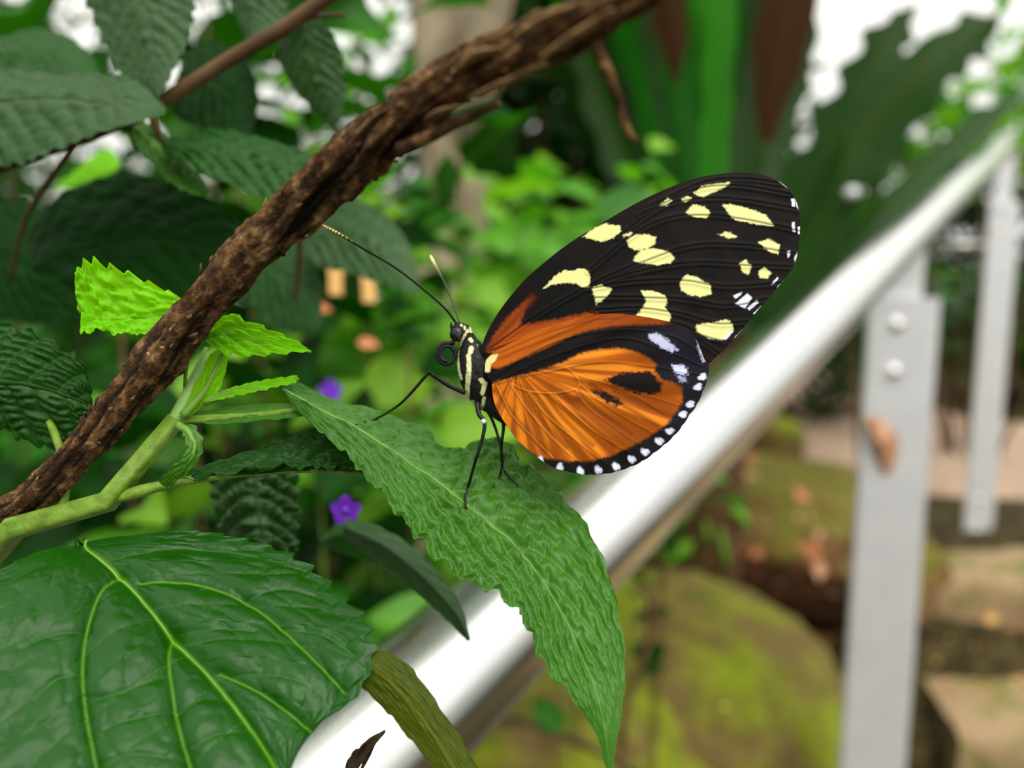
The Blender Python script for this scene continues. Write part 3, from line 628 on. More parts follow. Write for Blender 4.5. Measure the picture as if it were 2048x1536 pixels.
FSPOT = [[(735, 358), (790, 315), (840, 297), (905, 305), (912, 330), (880, 360), (820, 383), (775, 365)], [(920, 350), (960, 336), (968, 344), (925, 358)], [(938, 375), (970, 350), (1040, 346), (1074, 360), (1070, 390), (1030, 412), (970, 418), (945, 400)],
         [(978, 452), (1010, 418), (1060, 411), (1130, 425), (1162, 455), (1140, 480), (1080, 488), (1010, 480), (973, 467)], [(552, 598), (600, 545), (650, 512), (690, 518), (720, 503), (757, 515), (770, 550), (760, 592), (728, 590), (700, 572), (640, 572), (590, 582)],
         [(778, 597), (820, 581), (866, 600), (850, 632), (797, 672), (790, 640)], [(1253, 152), (1290, 122), (1350, 110), (1424, 104), (1400, 125), (1340, 150), (1300, 170), (1268, 167)], [(1385, 208), (1440, 208), (1520, 232), (1585, 255), (1625, 308), (1560, 302), (1450, 282), (1418, 255)],
         [(1212, 245), (1250, 208), (1300, 218), (1328, 245), (1310, 272), (1260, 264)], [(1090, 212), (1130, 178), (1148, 188), (1122, 212)], [(1195, 187), (1222, 163), (1238, 178), (1210, 197)], [(1360, 346), (1410, 334), (1455, 357), (1420, 364)], [(1552, 382), (1600, 368), (1652, 395), (1642, 437), (1600, 425)],
         [(1462, 482), (1495, 466), (1518, 495), (1506, 532), (1480, 525)], [(1553, 517), (1580, 501), (1614, 525), (1590, 553), (1558, 547)], [(1188, 572), (1215, 535), (1260, 543), (1332, 585), (1332, 622), (1290, 637), (1230, 627), (1192, 605)],
         [(1008, 610), (1060, 607), (1117, 630), (1127, 660), (1117, 685), (1142, 720), (1140, 754), (1060, 750), (980, 730), (1020, 680), (1030, 650)], [(1260, 772), (1300, 762), (1360, 755), (1420, 748), (1436, 785), (1385, 837), (1320, 828), (1268, 802)], [(1330, 762), (1400, 742), (1430, 765), (1400, 795)]]
FWHT = [[(1446, 668), (1500, 622), (1522, 640), (1490, 690)], [(1500, 690), (1545, 652), (1550, 665), (1510, 700)], [(1435, 632), (1475, 615), (1470, 628), (1445, 645)], [(1640, 90), (1690, 118), (1686, 128), (1650, 102)], [(1704, 180), (1720, 180), (1722, 218), (1710, 215)], [(1724, 180), (1742, 200), (1744, 235), (1732, 225)], [(1708, 292), (1720, 290), (1722, 335), (1712, 330)], [(1736, 312), (1748, 310), (1746, 345), (1736, 345)],
        [(1686, 425), (1700, 422), (1697, 450), (1688, 455)], [(1718, 455), (1732, 430), (1736, 450), (1722, 472)], [(1612, 580), (1640, 545), (1645, 553), (1620, 578)], [(1640, 592), (1672, 560), (1670, 575), (1648, 600)], [(1530, 715), (1565, 680), (1568, 692), (1540, 722)], [(1440, 828), (1475, 792), (1478, 802), (1450, 832)], [(1385, 832), (1430, 790), (1436, 796), (1400, 838)], [(1336, 940), (1362, 915), (1368, 922), (1345, 945)]]
FORG = [[(285, 892), (330, 800), (400, 715), (470, 655), (490, 645), (462, 700), (440, 768), (520, 760), (640, 738), (760, 712), (800, 712), (700, 790), (500, 860), (350, 910)]]
def wing_depth(px, py, side, fw):
    """side -1 near the camera, +1 far; wings lean together away from the body"""
    r = np.hypot(px - 965, py - 750); o_ = .0016 * np.exp(-(r / 260.0)) + (.00055 if fw else .0008)
    cam_ = .0010 * np.sin(np.clip(r / 700, 0, 1) * math.pi) * (.5 if fw else .8)
    return BD + side * (o_ + cam_) + (px - 965) * 2.2e-6 - (py - 750) * 1.5e-6
def forewing(side):
    g = patch(FU, FL, 470, 210) if side < 0 else patch(FU, FL, 160, 80)
    px, py = g[..., 0], g[..., 1]; X, Y = (px - 850) * K, (py - 320) * K
    nz = fbm(X * .09, Y * .09, 1, 3) * 5 + vnoise(X * .28, Y * .28, 4) * 3.2
    c = np.zeros(px.shape + (3,)) + lin((22, 14, 13))
    ws = fbm(X * .012, Y * .012, 9, 2); c = cmix(c, (11, 8, 7), np.clip(.5 + ws * 1.4, 0, 1))
    base = np.exp(-((X - 620) ** 2 + (Y - 680) ** 2) / 230 ** 2); c = cmix(c, (10, 7, 6), base)
    dv = np.full(px.shape, 1e9)
    for l in FV:
        q = crom(np.array(l, float), 50); dv = np.minimum(dv, ldist(X, Y, q))
    for p_ in FORG:
        sd_ = sdist(X, Y, p_) + nz * 1.5; c = cmix(c, (158, 70, 10), sstep(12, -14, sd_))
    c = cmix(c, (104, 40, 8), np.exp(-(ldist(X, Y, [(300, 870), (420, 740), (500, 640)]) / 16) ** 2) * .7)
    for p_ in FSPOT:
        sd_ = sdist(X, Y, p_) + nz; cc = YEL; c = cmix(c, cc, sstep(4.5, -3.0, sd_))
    for p_ in FWHT: c = cmix(c, WHT, sstep(3.5, -2.0, sdist(X, Y, p_) + nz * .35))
    c = cmix(c, (10, 8, 7), np.exp(-(dv / 4.5) ** 2) * .75)
    c = cmix(c, (8, 7, 7), sstep(10, 4, ldist(X, Y, [((x - 850) * K, (y - 320) * K) for x, y in FL[9:]])) * .0)
    d = wing_depth(px, py, side, True) + side * (-.00012) * np.exp(-(dv / 7) ** 2) + side * .00007 * np.cos(np.clip(dv / 26, 0, 1) * math.pi)
    P = atv(px, py, d); nu, nv = px.shape
    return part('forewing', P.reshape(-1, 3), gridfaces(nu, nv), M['butterfly'], bf, col=c.reshape(-1, 3), label='black forewing with cream spots')
# hindwing
def scallop(Q, n):
    q = arclen(crom(Q, 600), 600); T = np.gradient(q, axis=0); T /= np.linalg.norm(T, axis=1)[:, None]; Nn = np.stack([-T[:, 1], T[:, 0]], 1)
    s = np.linspace(0, n, 600); am = sstep(.36, .46, s / n) * sstep(.98, .9, s / n)
    return q + Nn * ((np.abs(np.sin(s * math.pi * 1.0)) ** .7 - .5) * 2.0 * am)[:, None]
HU = c1p([(278, 985), (285, 930), (320, 898), (400, 850), (500, 802), (600, 770), (700, 740), (780, 722), (870, 715), (960, 721), (1080, 740), (1180, 768), (1250, 815), (1278, 870), (1302, 930), (1320, 955)])
HL = c1p([(280, 990), (300, 1020), (318, 1048), (314, 1085), (330, 1150), (370, 1220), (420, 1290), (470, 1340), (535, 1392), (600, 1432), (680, 1452), (760, 1464), (850, 1458), (930, 1437), (1010, 1402), (1080, 1352), (1140, 1302), (1190, 1247), (1228, 1190), (1264, 1140), (1287, 1090), (1307, 1040), (1320, 990), (1321, 958)])
HORG = [(322, 1038), (450, 1006), (560, 976), (640, 945), (720, 905), (800, 886), (900, 878), (980, 898), (1045, 925), (1075, 955), (1060, 985), (1110, 1030), (1150, 1038), (1195, 1065), (1197, 1120), (1172, 1165), (1130, 1220), (1060, 1275), (960, 1330), (860, 1376), (760, 1400), (660, 1398), (600, 1388), (540, 1385), (480, 1350), (400, 1290), (340, 1220), (290, 1150), (280, 1080), (300, 1045)]
HSTRIP = [(290, 960), (300, 870), (500, 780), (700, 715), (870, 690), (1000, 700), (1150, 735), (1170, 760), (1080, 765), (1000, 766), (900, 770), (800, 782), (700, 810), (560, 875), (450, 922), (350, 968)]
HBLK = [[(838, 1022), (890, 1000), (960, 983), (1050, 985), (1102, 1040), (1098, 1082), (1050, 1092), (970, 1082), (900, 1058)], [(773, 1066), (830, 1078), (900, 1110), (922, 1135), (890, 1147), (840, 1122), (790, 1092)]]
HWH = [(1290, 1008), (1270, 1055), (1234, 1135), (1200, 1182), (1138, 1260), (1090, 1306), (1025, 1356), (962, 1390), (890, 1424), (808, 1440), (725, 1446), (630, 1430), (538, 1398)]
HV = [[(330, 1040), (450, 1005), (560, 985), (655, 965), (760, 945), (900, 940), (1040, 960)], [(400, 1040), (480, 1075), (600, 1085), (700, 1065), (720, 1040), (690, 990), (655, 967)], [(655, 967), (730, 1005), (860, 1045), (1000, 1110), (1130, 1190)], [(720, 1040), (800, 1110), (900, 1180), (1060, 1270), (1100, 1300)], [(600, 1085), (680, 1170), (800, 1270), (960, 1370)], [(700, 1065), (760, 1150), (880, 1240), (1000, 1330)], [(400, 1045), (470, 1150), (580, 1280), (720, 1410)], [(480, 1078), (560, 1180), (700, 1300), (850, 1420)], [(335, 1050), (400, 1180), (500, 1290), (600, 1390)], [(860, 1045), (1000, 1085), (1180, 1140)], [(900, 940), (1050, 960), (1280, 1000)], [(330, 1030), (600, 910), (900, 830), (1100, 880), (1290, 960)], [(330, 1000), (600, 850), (900, 790), (1150, 820), (1280, 900)]]
HD = [[(330, 1080), (440, 1230), (560, 1360)], [(440, 1060), (540, 1210), (660, 1340)], [(560, 1090), (640, 1200), (780, 1330)], [(640, 1090), (740, 1210), (880, 1340)], [(720, 1090), (830, 1190), (960, 1280)], [(770, 1050), (900, 1130), (1080, 1240)], [(880, 1080), (1010, 1140), (1160, 1200)]]
def hindwing(side):
    nu, nv = (330, 240) if side < 0 else (120, 90)
    u = arclen(crom(HU, 400), nu); l = arclen(scallop(HL, 25), nu); s = np.linspace(0, 1, nv)
    g = u[:, None] * (1 - s)[None, :, None] + l[:, None] * s[None, :, None]
    px, py = g[..., 0], g[..., 1]; X, Y = (px - 850) * K, (py - 320) * K
    nz = fbm(X * .08, Y * .08, 2, 3) * 6 + vnoise(X * .25, Y * .25, 8) * 4
    c = np.zeros(px.shape + (3,)) + lin((15, 11, 13))
    far = sstep(900, 1250, X); c = cmix(c, (24, 24, 36), far * .7)
    hv = np.full(px.shape, 1e9); hd = np.full(px.shape, 1e9)
    for l_ in HV: hv = np.minimum(hv, ldist(X, Y, crom(np.array(l_, float), 40)))
    for l_ in HD: hd = np.minimum(hd, ldist(X, Y, crom(np.array(l_, float), 20)))
    org = np.zeros(px.shape + (3,)) + lin(ORG)
    org = cmix(org, (172, 84, 10), np.clip(.5 + .9 * fbm(X * .006, Y * .02, 5, 3), 0, 1)); org = cmix(org, (236, 140, 24), np.exp(-(((X - 620) / 260) ** 2 + ((Y - 1230) / 140) ** 2)) * .6)
    org = cmix(org, (164, 74, 8), sstep(700, 1050, X) * .5)
    rad_ = np.arctan2(Y - 960, X - 420) * 46; stre = fbm(rad_ * .30, np.hypot(X - 420, Y - 960) * .003, 11, 2)
    org = cmix(org, (128, 60, 4), np.clip(.15 + stre * 1.5, 0, .8)); org = cmix(org, (246, 152, 40), np.clip(-.1 - stre * 1.6, 0, .65))
    org = cmix(org, (120, 54, 4), np.exp(-(hd / 13) ** 2) * .65); org = cmix(org, (234, 146, 54), np.exp(-(hv / 3.0) ** 2) * .5 * sstep(900, 600, X)); org = cmix(org, (110, 48, 4), np.exp(-((hv - 8) / 4) ** 2) * .35)
    m = sstep(12, -8, sdist(X, Y, HORG) + nz); c = c * (1 - m[..., None]) + org * m[..., None]
    st = np.zeros(px.shape + (3,)) + lin((188, 94, 14)); st = cmix(st, (108, 44, 4), np.clip(.2 + fbm(Y * .05 + X * .02, X * .004, 3, 3) * 1.4, 0, .8)); st = cmix(st, (120, 46, 6), sstep(500, 950, X) * .7); st = cmix(st, (88, 34, 6), np.exp(-(ldist(X, Y, [(330, 905), (500, 830), (640, 780), (800, 742), (900, 738)]) / 4) ** 2) * .5)
    m = sstep(10, -8, sdist(X, Y, HSTRIP) + nz * .7) * sstep(1180, 1080, X); c = c * (1 - m[..., None]) + st * m[..., None]
    for p_ in HBLK: c = cmix(c, (18, 10, 8), sstep(9, -9, sdist(X, Y, p_) + nz * 1.6))
    c = cmix(c, (110, 44, 4), np.exp(-(((X - 710) / 38) ** 2 + ((Y - 1112) / 22) ** 2)) * .75)
    c = cmix(c, (14, 11, 13), sstep(7, 1, hv) * (1 - sstep(12, -8, sdist(X, Y, HORG))) * .6)
    for p_, a in (([(1036, 812), (1082, 812), (1132, 838), (1176, 882), (1150, 892), (1098, 870), (1056, 840)], .85), ([(1152, 955), (1208, 958), (1222, 995), (1190, 1003), (1165, 988)], 1.0), ([(1172, 1004), (1212, 1008), (1216, 1030), (1188, 1034)], .55), ([(1268, 838), (1280, 870), (1300, 910), (1326, 936), (1296, 938), (1278, 900)], .7)):
        c = cmix(c, (198, 204, 238), sstep(8, -5, sdist(X, Y, p_) + nz * 1.5) * a)
    mg = ldist(X, Y, [((x - 850) * K, (y - 320) * K) for x, y in HL[7:]])
    for (x, y) in HWH:
        r = np.hypot(x - 760, y - 1060) + 1e-6; ux, uy = (x - 760) / r, (y - 1060) / r
        a1 = (X - x) * ux + (Y - y) * uy; b1_ = -(X - x) * uy + (Y - y) * ux
        c = cmix(c, (214, 222, 246), sstep(1.25, .55, np.hypot(a1 / 21, (b1_ - 5) / 13) + nz * .035)); c = cmix(c, (214, 222, 246), sstep(1.25, .55, np.hypot((a1 - 6) / 15, (b1_ + 9) / 8) + nz * .035) * .85)
    c = cmix(c, (228, 218, 150), sstep(7, -4, sdist(X, Y, [(276, 985), (272, 960), (285, 930), (312, 908), (338, 905), (330, 930), (306, 950), (300, 985)]) + nz * .4))
    d = wing_depth(px, py, side, False) + side * (.0003 if side < 0 else .0003) + side * (.00006) * np.exp(-(hv / 5) ** 2) - side * .00007 * np.exp(-(hd / 12) ** 2)
    d = d + side * .00022 * np.sin(np.arctan2(Y - 1000, X - 400) * 26) * sstep(100, 500, np.hypot(X - 400, Y - 1000)) * .35
    P = atv(px, py, d)
    return part('hindwing', P.reshape(-1, 3), gridfaces(nu, nv), M['butterfly'], bf, col=c.reshape(-1, 3), label='orange hindwing with a black border and white marginal spots')
for sd_ in (-1, 1): forewing(sd_); hindwing(sd_)
# body
BP = np.array([(904, 664, 5), (908, 664, 13), (916, 664, 18), (926, 668, 20), (933, 676, 17), (937, 684, 18), (942, 698, 25), (946, 716, 31), (950, 738, 35), (955, 760, 34), (961, 782, 28), (970, 800, 20), (985, 814, 16), (1010, 830, 17), (1040, 848, 18), (1075, 872, 16), (1105, 892, 11), (1120, 902, 3)], float)
nb, nsb = 260, 96
bp = crom(BP, nb); bw = atv(bp[:, 0], bp[:, 1], np.full(nb, BD)); br_ = np.clip(bp[:, 2], 1, 99) / F * BD
an = np.linspace(0, 2 * math.pi, nsb, endpoint=False)
fz = .07 * fbm(np.cos(an)[None] * 6, np.sin(an)[None] * 6, np.linspace(0, 40, nb)[:, None], 3)
v, f = tube(bw, br_ * 1.0, nsb, fz)
px, py, dd = proj(v)
cb = np.zeros((len(v), 3)) + lin((17, 14, 12)); nzb = vnoise(px * .5, py * .5, 3) * .9
STR = [([(920, 690), (916.5, 694), (915, 714), (918, 742), (923, 758)], 2.6, 1), ([(937, 711), (938, 738), (935, 772), (934.5, 792)], 4.6, 1), ([(943, 697), (941, 703)], 5, 1), ([(962, 760), (970, 767), (965, 786)], 4.5, .9), ([(968, 796), (965, 811), (960, 820)], 3.2, .7), ([(946, 803), (946, 815)], 3, .9), ([(935, 661), (924, 680), (918, 692)], 2.6, .9), ([(940, 678), (943, 682)], 3.4, 1), ([(929, 654), (930, 657)], 2.2, .9), ([(940, 656), (941, 659)], 2.2, .9), ([(935, 662), (943, 664)], 1.8, .8), ([(922, 650), (924, 651)], 2, .8), ([(903, 660), (902, 670), (904, 685)], 1.3, .8), ([(955, 690), (955, 692)], 1.2, .5)]
for ln, wd, a in STR: cb = cmix(cb, (226, 224, 168), sstep(wd + 1.0, wd - .8, ldist(px, py, ln) + nzb) * a)
cb = cmix(cb, (60, 52, 44), np.clip(vnoise(px * .35, py * .2, 9) - .45, 0, 1) * (px > 944))
part('body', v, f, M['body'], bf, col=cb)
def ball(c, r, nu=20, nv=28, sq=(1, 1, 1)):
    u = np.linspace(0.001, math.pi - .001, nu); w = np.linspace(0, 2 * math.pi, nv, endpoint=False); U, Wd = np.meshgrid(u, w, indexing='ij')
    Dv = np.stack([np.sin(U) * np.cos(Wd), np.sin(U) * np.sin(Wd), np.cos(U)], -1) * np.array(sq) * r
    return (np.array(c) + Dv.reshape(-1, 3)), gridfaces(nu, nv, True)
PX = BD / F
v, f = ball(at(914, 669, BD - 13 * PX), 13.5 * PX, 24, 32, (.95, .7, 1.1)); part('eye', v, f, M['eye'], bf)
v, f = ball(at(912, 668, BD + 13 * PX), 13.5 * PX, 24, 32, (.95, .7, 1.1)); part('eye', v, f, M['eye'], bf)
def limb(name, pts, mat='chitin', n=60, col=None, ns=10, parent=None):
    w, ex = pix([(x, y, d, r) for x, y, d, r in pts], n); A = crom(np.array(pts, float), n)
    v, f = tube(w, np.clip(ex[:, 0], .4, 99) / F * A[:, 2], ns)
    cc = None
    if col is not None: cc = np.vstack([np.repeat(col(np.linspace(0, 1, n))[:, None, :], ns, 1).reshape(-1, 3), col(np.array([0., 1.]))])
    return part(name, v, f, M[mat], parent or bf, col=cc)
def antcol(t):
    c = np.zeros((len(t), 3)) + lin((14, 13, 10)); y = sstep(.62, .84, t); rings = (np.sin(t * 190) > -.35 + .2 * t)
    return cmix(c, (238, 206, 120), y * np.where(rings, 1, .12))
limb('antenna', [(913, 647, BD - .0003, 2.6), (890, 617, BD - .0008, 2.4), (845, 577, BD - .0014, 2.3), (790, 535, BD - .002, 2.3), (735, 502, BD - .0025, 2.6), (690, 475, BD - .003, 3.3), (662, 460, BD - .0033, 3.6), (643, 450, BD - .0035, 2.4)], 'body', 260, antcol)
limb('antenna', [(918, 645, BD + .0003, 2.0), (908, 612, BD + .003, 1.7), (892, 572, BD + .006, 1.7), (874, 537, BD + .009, 1.9), (866, 522, BD + .0105, 3.0), (861, 512, BD + .0115, 2.4)], 'body', 160, lambda t: cmix(np.zeros((len(t), 3)) + lin((60, 62, 44)), (226, 208, 150), sstep(.45, .85, t)))
sp_ = [(909, 684, BD, 4.2), (903, 686, BD, 4.2)]
for a in np.linspace(0, 1, 40):
    th = math.radians(-75) - a * math.radians(560); r = 21 - 8.5 * a
    sp_.append((894 + r * math.cos(th), 709 + r * 1.08 * math.sin(th), BD - .0004 * a, 4.0 - 1.2 * a))
limb('proboscis', [(x, y, d, r * 1.25) for x, y, d, r in sp_], 'chitin', 220)
limb('palp', [(906, 660, BD - .0005, 4), (903, 652, BD - .0006, 3.4), (902, 645, BD - .0006, 1.6)], 'chitin', 16)
ld = lambda x, y: leaf_depth('stand', x, y) - 1.6 * PX
limb('leg', [(930, 786, BD - .0012, 4.5), (895, 770, BD - .002, 4.2), (862, 748, BD - .003, 3.6), (856, 747, BD - .003, 3.4), (822, 786, BD - .0025, 3.0), (795, 812, BD - .0015, 2.6), (755, 836, ld(755, 840), 2.2), (712, 849, ld(712, 850), 1.6)], 'chitin', 90)
lg = limb('leg', [(954, 805, BD - .0014, 5.5), (958, 828, BD - .002, 4.8), (969, 846, BD - .0024, 4.2), (964, 880, BD - .0026, 3.6), (950, 925, BD - .0022, 3.2), (938, 968, ld(938, 968) - .0006, 3.0), (931, 990, ld(931, 990) - .0001, 2.6), (932, 1017, ld(932, 1017), 2.0)], 'chitin', 90)
v, f = ball(at(967, 843, BD - .0026), 5.2 * PX, 10, 14); part('knee', v, f, plain('white_scales', G(214, 216, 222), None, .6), lg)
limb('leg', [(956, 816, BD - .0002, 4.6), (985, 818, BD + .0008, 4.4), (1006, 845, BD + .0012, 3.6), (1003, 890, BD + .001, 3.0), (1004, 925, ld(1004, 925) - .0006, 2.8), (1012, 946, ld(1012, 946), 2.4), (1037, 972, ld(1037, 972), 1.8)], 'chitin', 80)
limb('leg', [(948, 800, BD + .0014, 4.5), (980, 830, BD + .003, 3.4), (1004, 905, BD + .002, 2.4), (1000, 950, ld(1000, 950), 2.0), (986, 976, ld(986, 976), 1.4)], 'chitin', 60)

# ------------------------------------------------------------------ black dead leaf scrap in front of the rail
dl = thing('dead_leaf', 'torn black-brown dead leaf hanging before the handrail', 'leaf', at(712, 1560, .105))
def ribbon(name, pts, parent, mat):
    w, ex = pix(pts, 40); A = crom(np.array(pts, float), 40)
    dd = .25 * fbm(np.linspace(0, 14, 40)[:, None], np.linspace(0, 3, 10)[None], 6, 3)
    v, f = tube(w, np.clip(ex[:, 0] * 1.3, 1, 99) / F * A[:, 2], 10, dd, .35); return part(name, v, f, M[mat], parent)
ribbon('blade', [(692, 1600, .105, 10), (700, 1545, .105, 13), (712, 1520, .105, 14), (732, 1500, .1045, 9), (750, 1480, .104, 6), (770, 1462, .104, 2)], dl, 'dead_black')
ribbon('blade', [(712, 1526, .1048, 5), (716, 1505, .1046, 4), (728, 1488, .1045, 4), (748, 1474, .1042, 4), (768, 1464, .104, 1.5)], dl, 'dead_black')
ribbon('blade', [(705, 1580, .105, 6), (722, 1540, .105, 5), (738, 1510, .105, 5), (748, 1490, .1045, 3)], dl, 'dead_black')

for pts in ([(905, 150, .0755, 5), (955, 108, .0735, 13), (1005, 98, .0725, 6)], [(1030, 72, .071, 6), (1100, 34, .069, 14), (1170, 4, .067, 7)], [(1080, 118, .0705, 6), (1150, 70, .0685, 13), (1225, 20, .0665, 7)], [(940, 195, .076, 5), (1010, 166, .073, 12), (1090, 128, .0705, 5)], [(700, 290, .0855, 4), (745, 240, .083, 8), (800, 205, .0805, 4)], [(850, 240, .0795, 4), (880, 222, .078, 8), (925, 210, .0765, 3)]):
    ribbon('bark_strip', pts, db, 'bark_flake')
# ------------------------------------------------------------------ low-poly leaves for the background plants
def lowleaf(name, mat, wid, kind, droop=.25, fold=.25, nu=9, nv=5):
    t = np.linspace(0, 1, nu)
    prof = {'ovate': np.sin(np.pi * t ** .75) ** .8, 'lance': np.sin(np.pi * t ** .9) ** 1.1, 'round': np.sqrt(np.clip(1 - (2 * t - 1) ** 2, 0, 1))}[kind] * wid
    prof[-1] = .004; prof[0] = .012
    s = np.linspace(-1, 1, nv); T_, Sg = np.meshgrid(t, s, indexing='ij')
    V = np.stack([Sg * prof[:, None], T_, fold * np.abs(Sg) * prof[:, None] - droop * T_ ** 2 + .03 * np.sin(T_ * 11) * np.abs(Sg)], -1)
    col = np.stack([np.exp(-(np.abs(Sg) / .2) ** 2) * .6] * 3, -1).reshape(-1, 3)
    return mesh(name, V.reshape(-1, 3), gridfaces(nu, nv), mat, True, col)
LL = {}
for mk in ('bushA', 'bushB', 'bushC', 'bushY'):
    LL[mk] = [lowleaf('leaf_' + k, M[mk], w_, k, dr) for k, w_, dr in (('ovate', .30, .3), ('lance', .2, .2), ('ovate', .36, .5))]
LL['fern'] = [lowleaf('leaflet', M['bushA'], .16, 'lance', .2)]
def basis(y, up, roll=0.0):
    y = Vector(y).normalized(); x = y.cross(Vector(up))
    if x.length < 1e-4: x = y.cross(Vector((1, 0, .1)))
    x.normalize(); z = x.cross(y); m = Matrix((x, y, z)).transposed(); return m @ Matrix.Rotation(roll, 3, 'Y')
def bush(name, label, cat, cpx, cpy, d, rad, n_stem, n_leaf, size, mats, group=None, stemmat='twig', up=.4, gap=None, thick=.004):
    c = Vector(at(cpx, cpy, d)); gzv = float(gz(c.x, c.y))
    root = thing(name, label, cat, (c.x, c.y, gzv), group)
    for k in range(n_stem):
        a = 2 * math.pi * (k + random.random()) / n_stem; rr = math.sqrt(random.random())
        e = Vector((c.x + rad[0] * rr * math.cos(a), c.y + rad[1] * rr * math.sin(a), c.z + rad[2] * random.uniform(-.3, 1.0) * math.sqrt(max(0, 1 - rr * rr * .7))))
        b = Vector((c.x + rad[0] * .2 * math.cos(a), c.y + rad[1] * .2 * math.sin(a), gzv - .01)); mid = (b + e) / 2 + Vector((rad[0] * .25 * math.cos(a), rad[1] * .25 * math.sin(a), .1 * rad[2]))
        pts = crom(np.array([b, mid, e]), 14); v, f = tube(pts, np.linspace(thick, thick * .3, 14), 6); part('stem', v, f, M[stemmat], root)
        T_ = np.gradient(pts, axis=0)
        z0 = c.z - rad[2]
        ok = [i for i in range(14) if pts[i][2] > z0] or [13]
        for j in range(n_leaf):
            i = ok[int(random.random() ** .6 * len(ok)) % len(ok)]; t = Vector(T_[i]).normalized()
            ang = random.uniform(0, 2 * math.pi); sd_v = Vector((math.cos(ang), math.sin(ang), random.uniform(-.5, .6)))
            pos = Vector(pts[i]) + Vector((random.gauss(0, 1), random.gauss(0, 1), random.gauss(0, .8))) * size * .8
            s_ = size * random.uniform(.6, 1.3)
            if gap and gap(*[float(q) for q in proj(np.array(pos))[:2]]): continue
            dr = (sd_v + t * .4); m3 = basis(dr, Vector((random.gauss(0, .5), random.gauss(0, .5) - .35, 1.0)))
            o = bpy.data.objects.new('leaf', random.choice(LL[random.choice(mats)])); COL.objects.link(o); o.parent = root
            o.matrix_local = Matrix.Translation(pos - Vector(root.location)) @ (m3 * s_).to_4x4()
    return root
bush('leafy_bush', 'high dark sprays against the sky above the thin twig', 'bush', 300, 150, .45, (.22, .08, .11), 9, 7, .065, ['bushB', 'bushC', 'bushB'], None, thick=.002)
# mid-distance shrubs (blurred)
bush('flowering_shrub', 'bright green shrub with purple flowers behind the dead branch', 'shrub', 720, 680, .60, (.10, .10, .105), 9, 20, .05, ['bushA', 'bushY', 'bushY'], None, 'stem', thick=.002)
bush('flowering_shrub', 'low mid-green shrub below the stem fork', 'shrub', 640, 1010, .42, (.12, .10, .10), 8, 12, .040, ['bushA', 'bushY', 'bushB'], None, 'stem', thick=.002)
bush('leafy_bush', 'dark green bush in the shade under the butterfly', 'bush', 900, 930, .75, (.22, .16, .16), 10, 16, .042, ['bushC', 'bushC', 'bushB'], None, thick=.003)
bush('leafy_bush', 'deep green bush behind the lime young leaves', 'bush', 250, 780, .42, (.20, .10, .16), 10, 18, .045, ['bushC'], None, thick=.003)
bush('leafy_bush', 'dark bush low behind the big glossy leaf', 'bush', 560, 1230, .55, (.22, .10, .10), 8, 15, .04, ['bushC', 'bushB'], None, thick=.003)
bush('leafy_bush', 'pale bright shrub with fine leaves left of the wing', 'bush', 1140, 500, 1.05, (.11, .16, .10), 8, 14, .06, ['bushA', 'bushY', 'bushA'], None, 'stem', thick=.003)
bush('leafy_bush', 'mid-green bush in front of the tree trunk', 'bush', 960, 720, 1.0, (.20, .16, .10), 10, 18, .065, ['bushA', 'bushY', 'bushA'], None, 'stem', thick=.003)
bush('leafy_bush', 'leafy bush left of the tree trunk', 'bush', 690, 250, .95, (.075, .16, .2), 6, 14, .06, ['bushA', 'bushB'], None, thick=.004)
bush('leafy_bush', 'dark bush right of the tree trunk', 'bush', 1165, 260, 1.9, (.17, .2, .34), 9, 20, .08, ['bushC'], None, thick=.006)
spg = thing('leafy_sprig', 'small sprig of bright green leaves hanging in front of the earth bank', 'plant', at(1400, 1180, 1.5) * [1, 1, 0] + [0, 0, .02])
w, _ = pix([(1390, 1150, 1.56), (1385, 1060, 1.52), (1400, 990, 1.5), (1430, 985, 1.49)], 20); w = np.vstack([np.array(spg.location), w]); v, f = tube(w, np.linspace(.004, .0015, 21), 7); part('stem', v, f, M['stem'], spg)
for (x0, y0, x1, y1, hw) in ((1400, 985, 1345, 1060, 20), (1412, 990, 1415, 1085, 26), (1425, 985, 1455, 1130, 20), (1430, 985, 1500, 1050, 22), (1415, 985, 1440, 930, 18), (1395, 1010, 1325, 1010, 14), (1390, 1080, 1330, 1130, 15)):
    nx_, ny_ = (y1 - y0), -(x1 - x0); ll_ = math.hypot(nx_, ny_); nx_, ny_ = nx_ / ll_, ny_ / ll_
    pt = lambda u, q, d: (x0 + (x1 - x0) * u + nx_ * hw * q * math.sin(math.pi * u ** .8), y0 + (y1 - y0) * u + ny_ * hw * q * math.sin(math.pi * u ** .8), d)
    us = (0, .25, .5, .75, 1)
    leaf3('leaf', spg, [pt(u, -1, 1.5) for u in us], [pt(u, 0, 1.485 - .02 * u) for u in us], [pt(u, 1, 1.5) for u in us], M['bushY'], nu=24, nv=9, serr=(6, .05), nveins=5, quilt=.002, bumpy=.003, midrib=False)
bush('leafy_bush', 'light green bush above the far end of the handrail', 'bush', 2000, 210, 3.0, (.36, .4, .26), 12, 22, .11, ['bushA', 'bushY'], None, thick=.008, gap=lambda x, y: y < 120 and x < 1980)
bush('leafy_bush', 'grey-green bush between the fern and the handrail', 'bush', 1790, 330, 2.6, (.16, .2, .24), 7, 14, .08, ['bushA', 'bushB'], None, thick=.006)
bush('leafy_bush', 'dark bush beyond the path between the two posts', 'bush', 1900, 640, 4.6, (.55, .4, .42), 12, 24, .14, ['bushC', 'bushC', 'bushB'], None, thick=.01)
bush('leafy_bush', 'dark bush beyond the path right of the far post', 'bush', 2120, 650, 4.4, (.5, .4, .5), 10, 24, .14, ['bushC', 'bushB'], None, thick=.01)
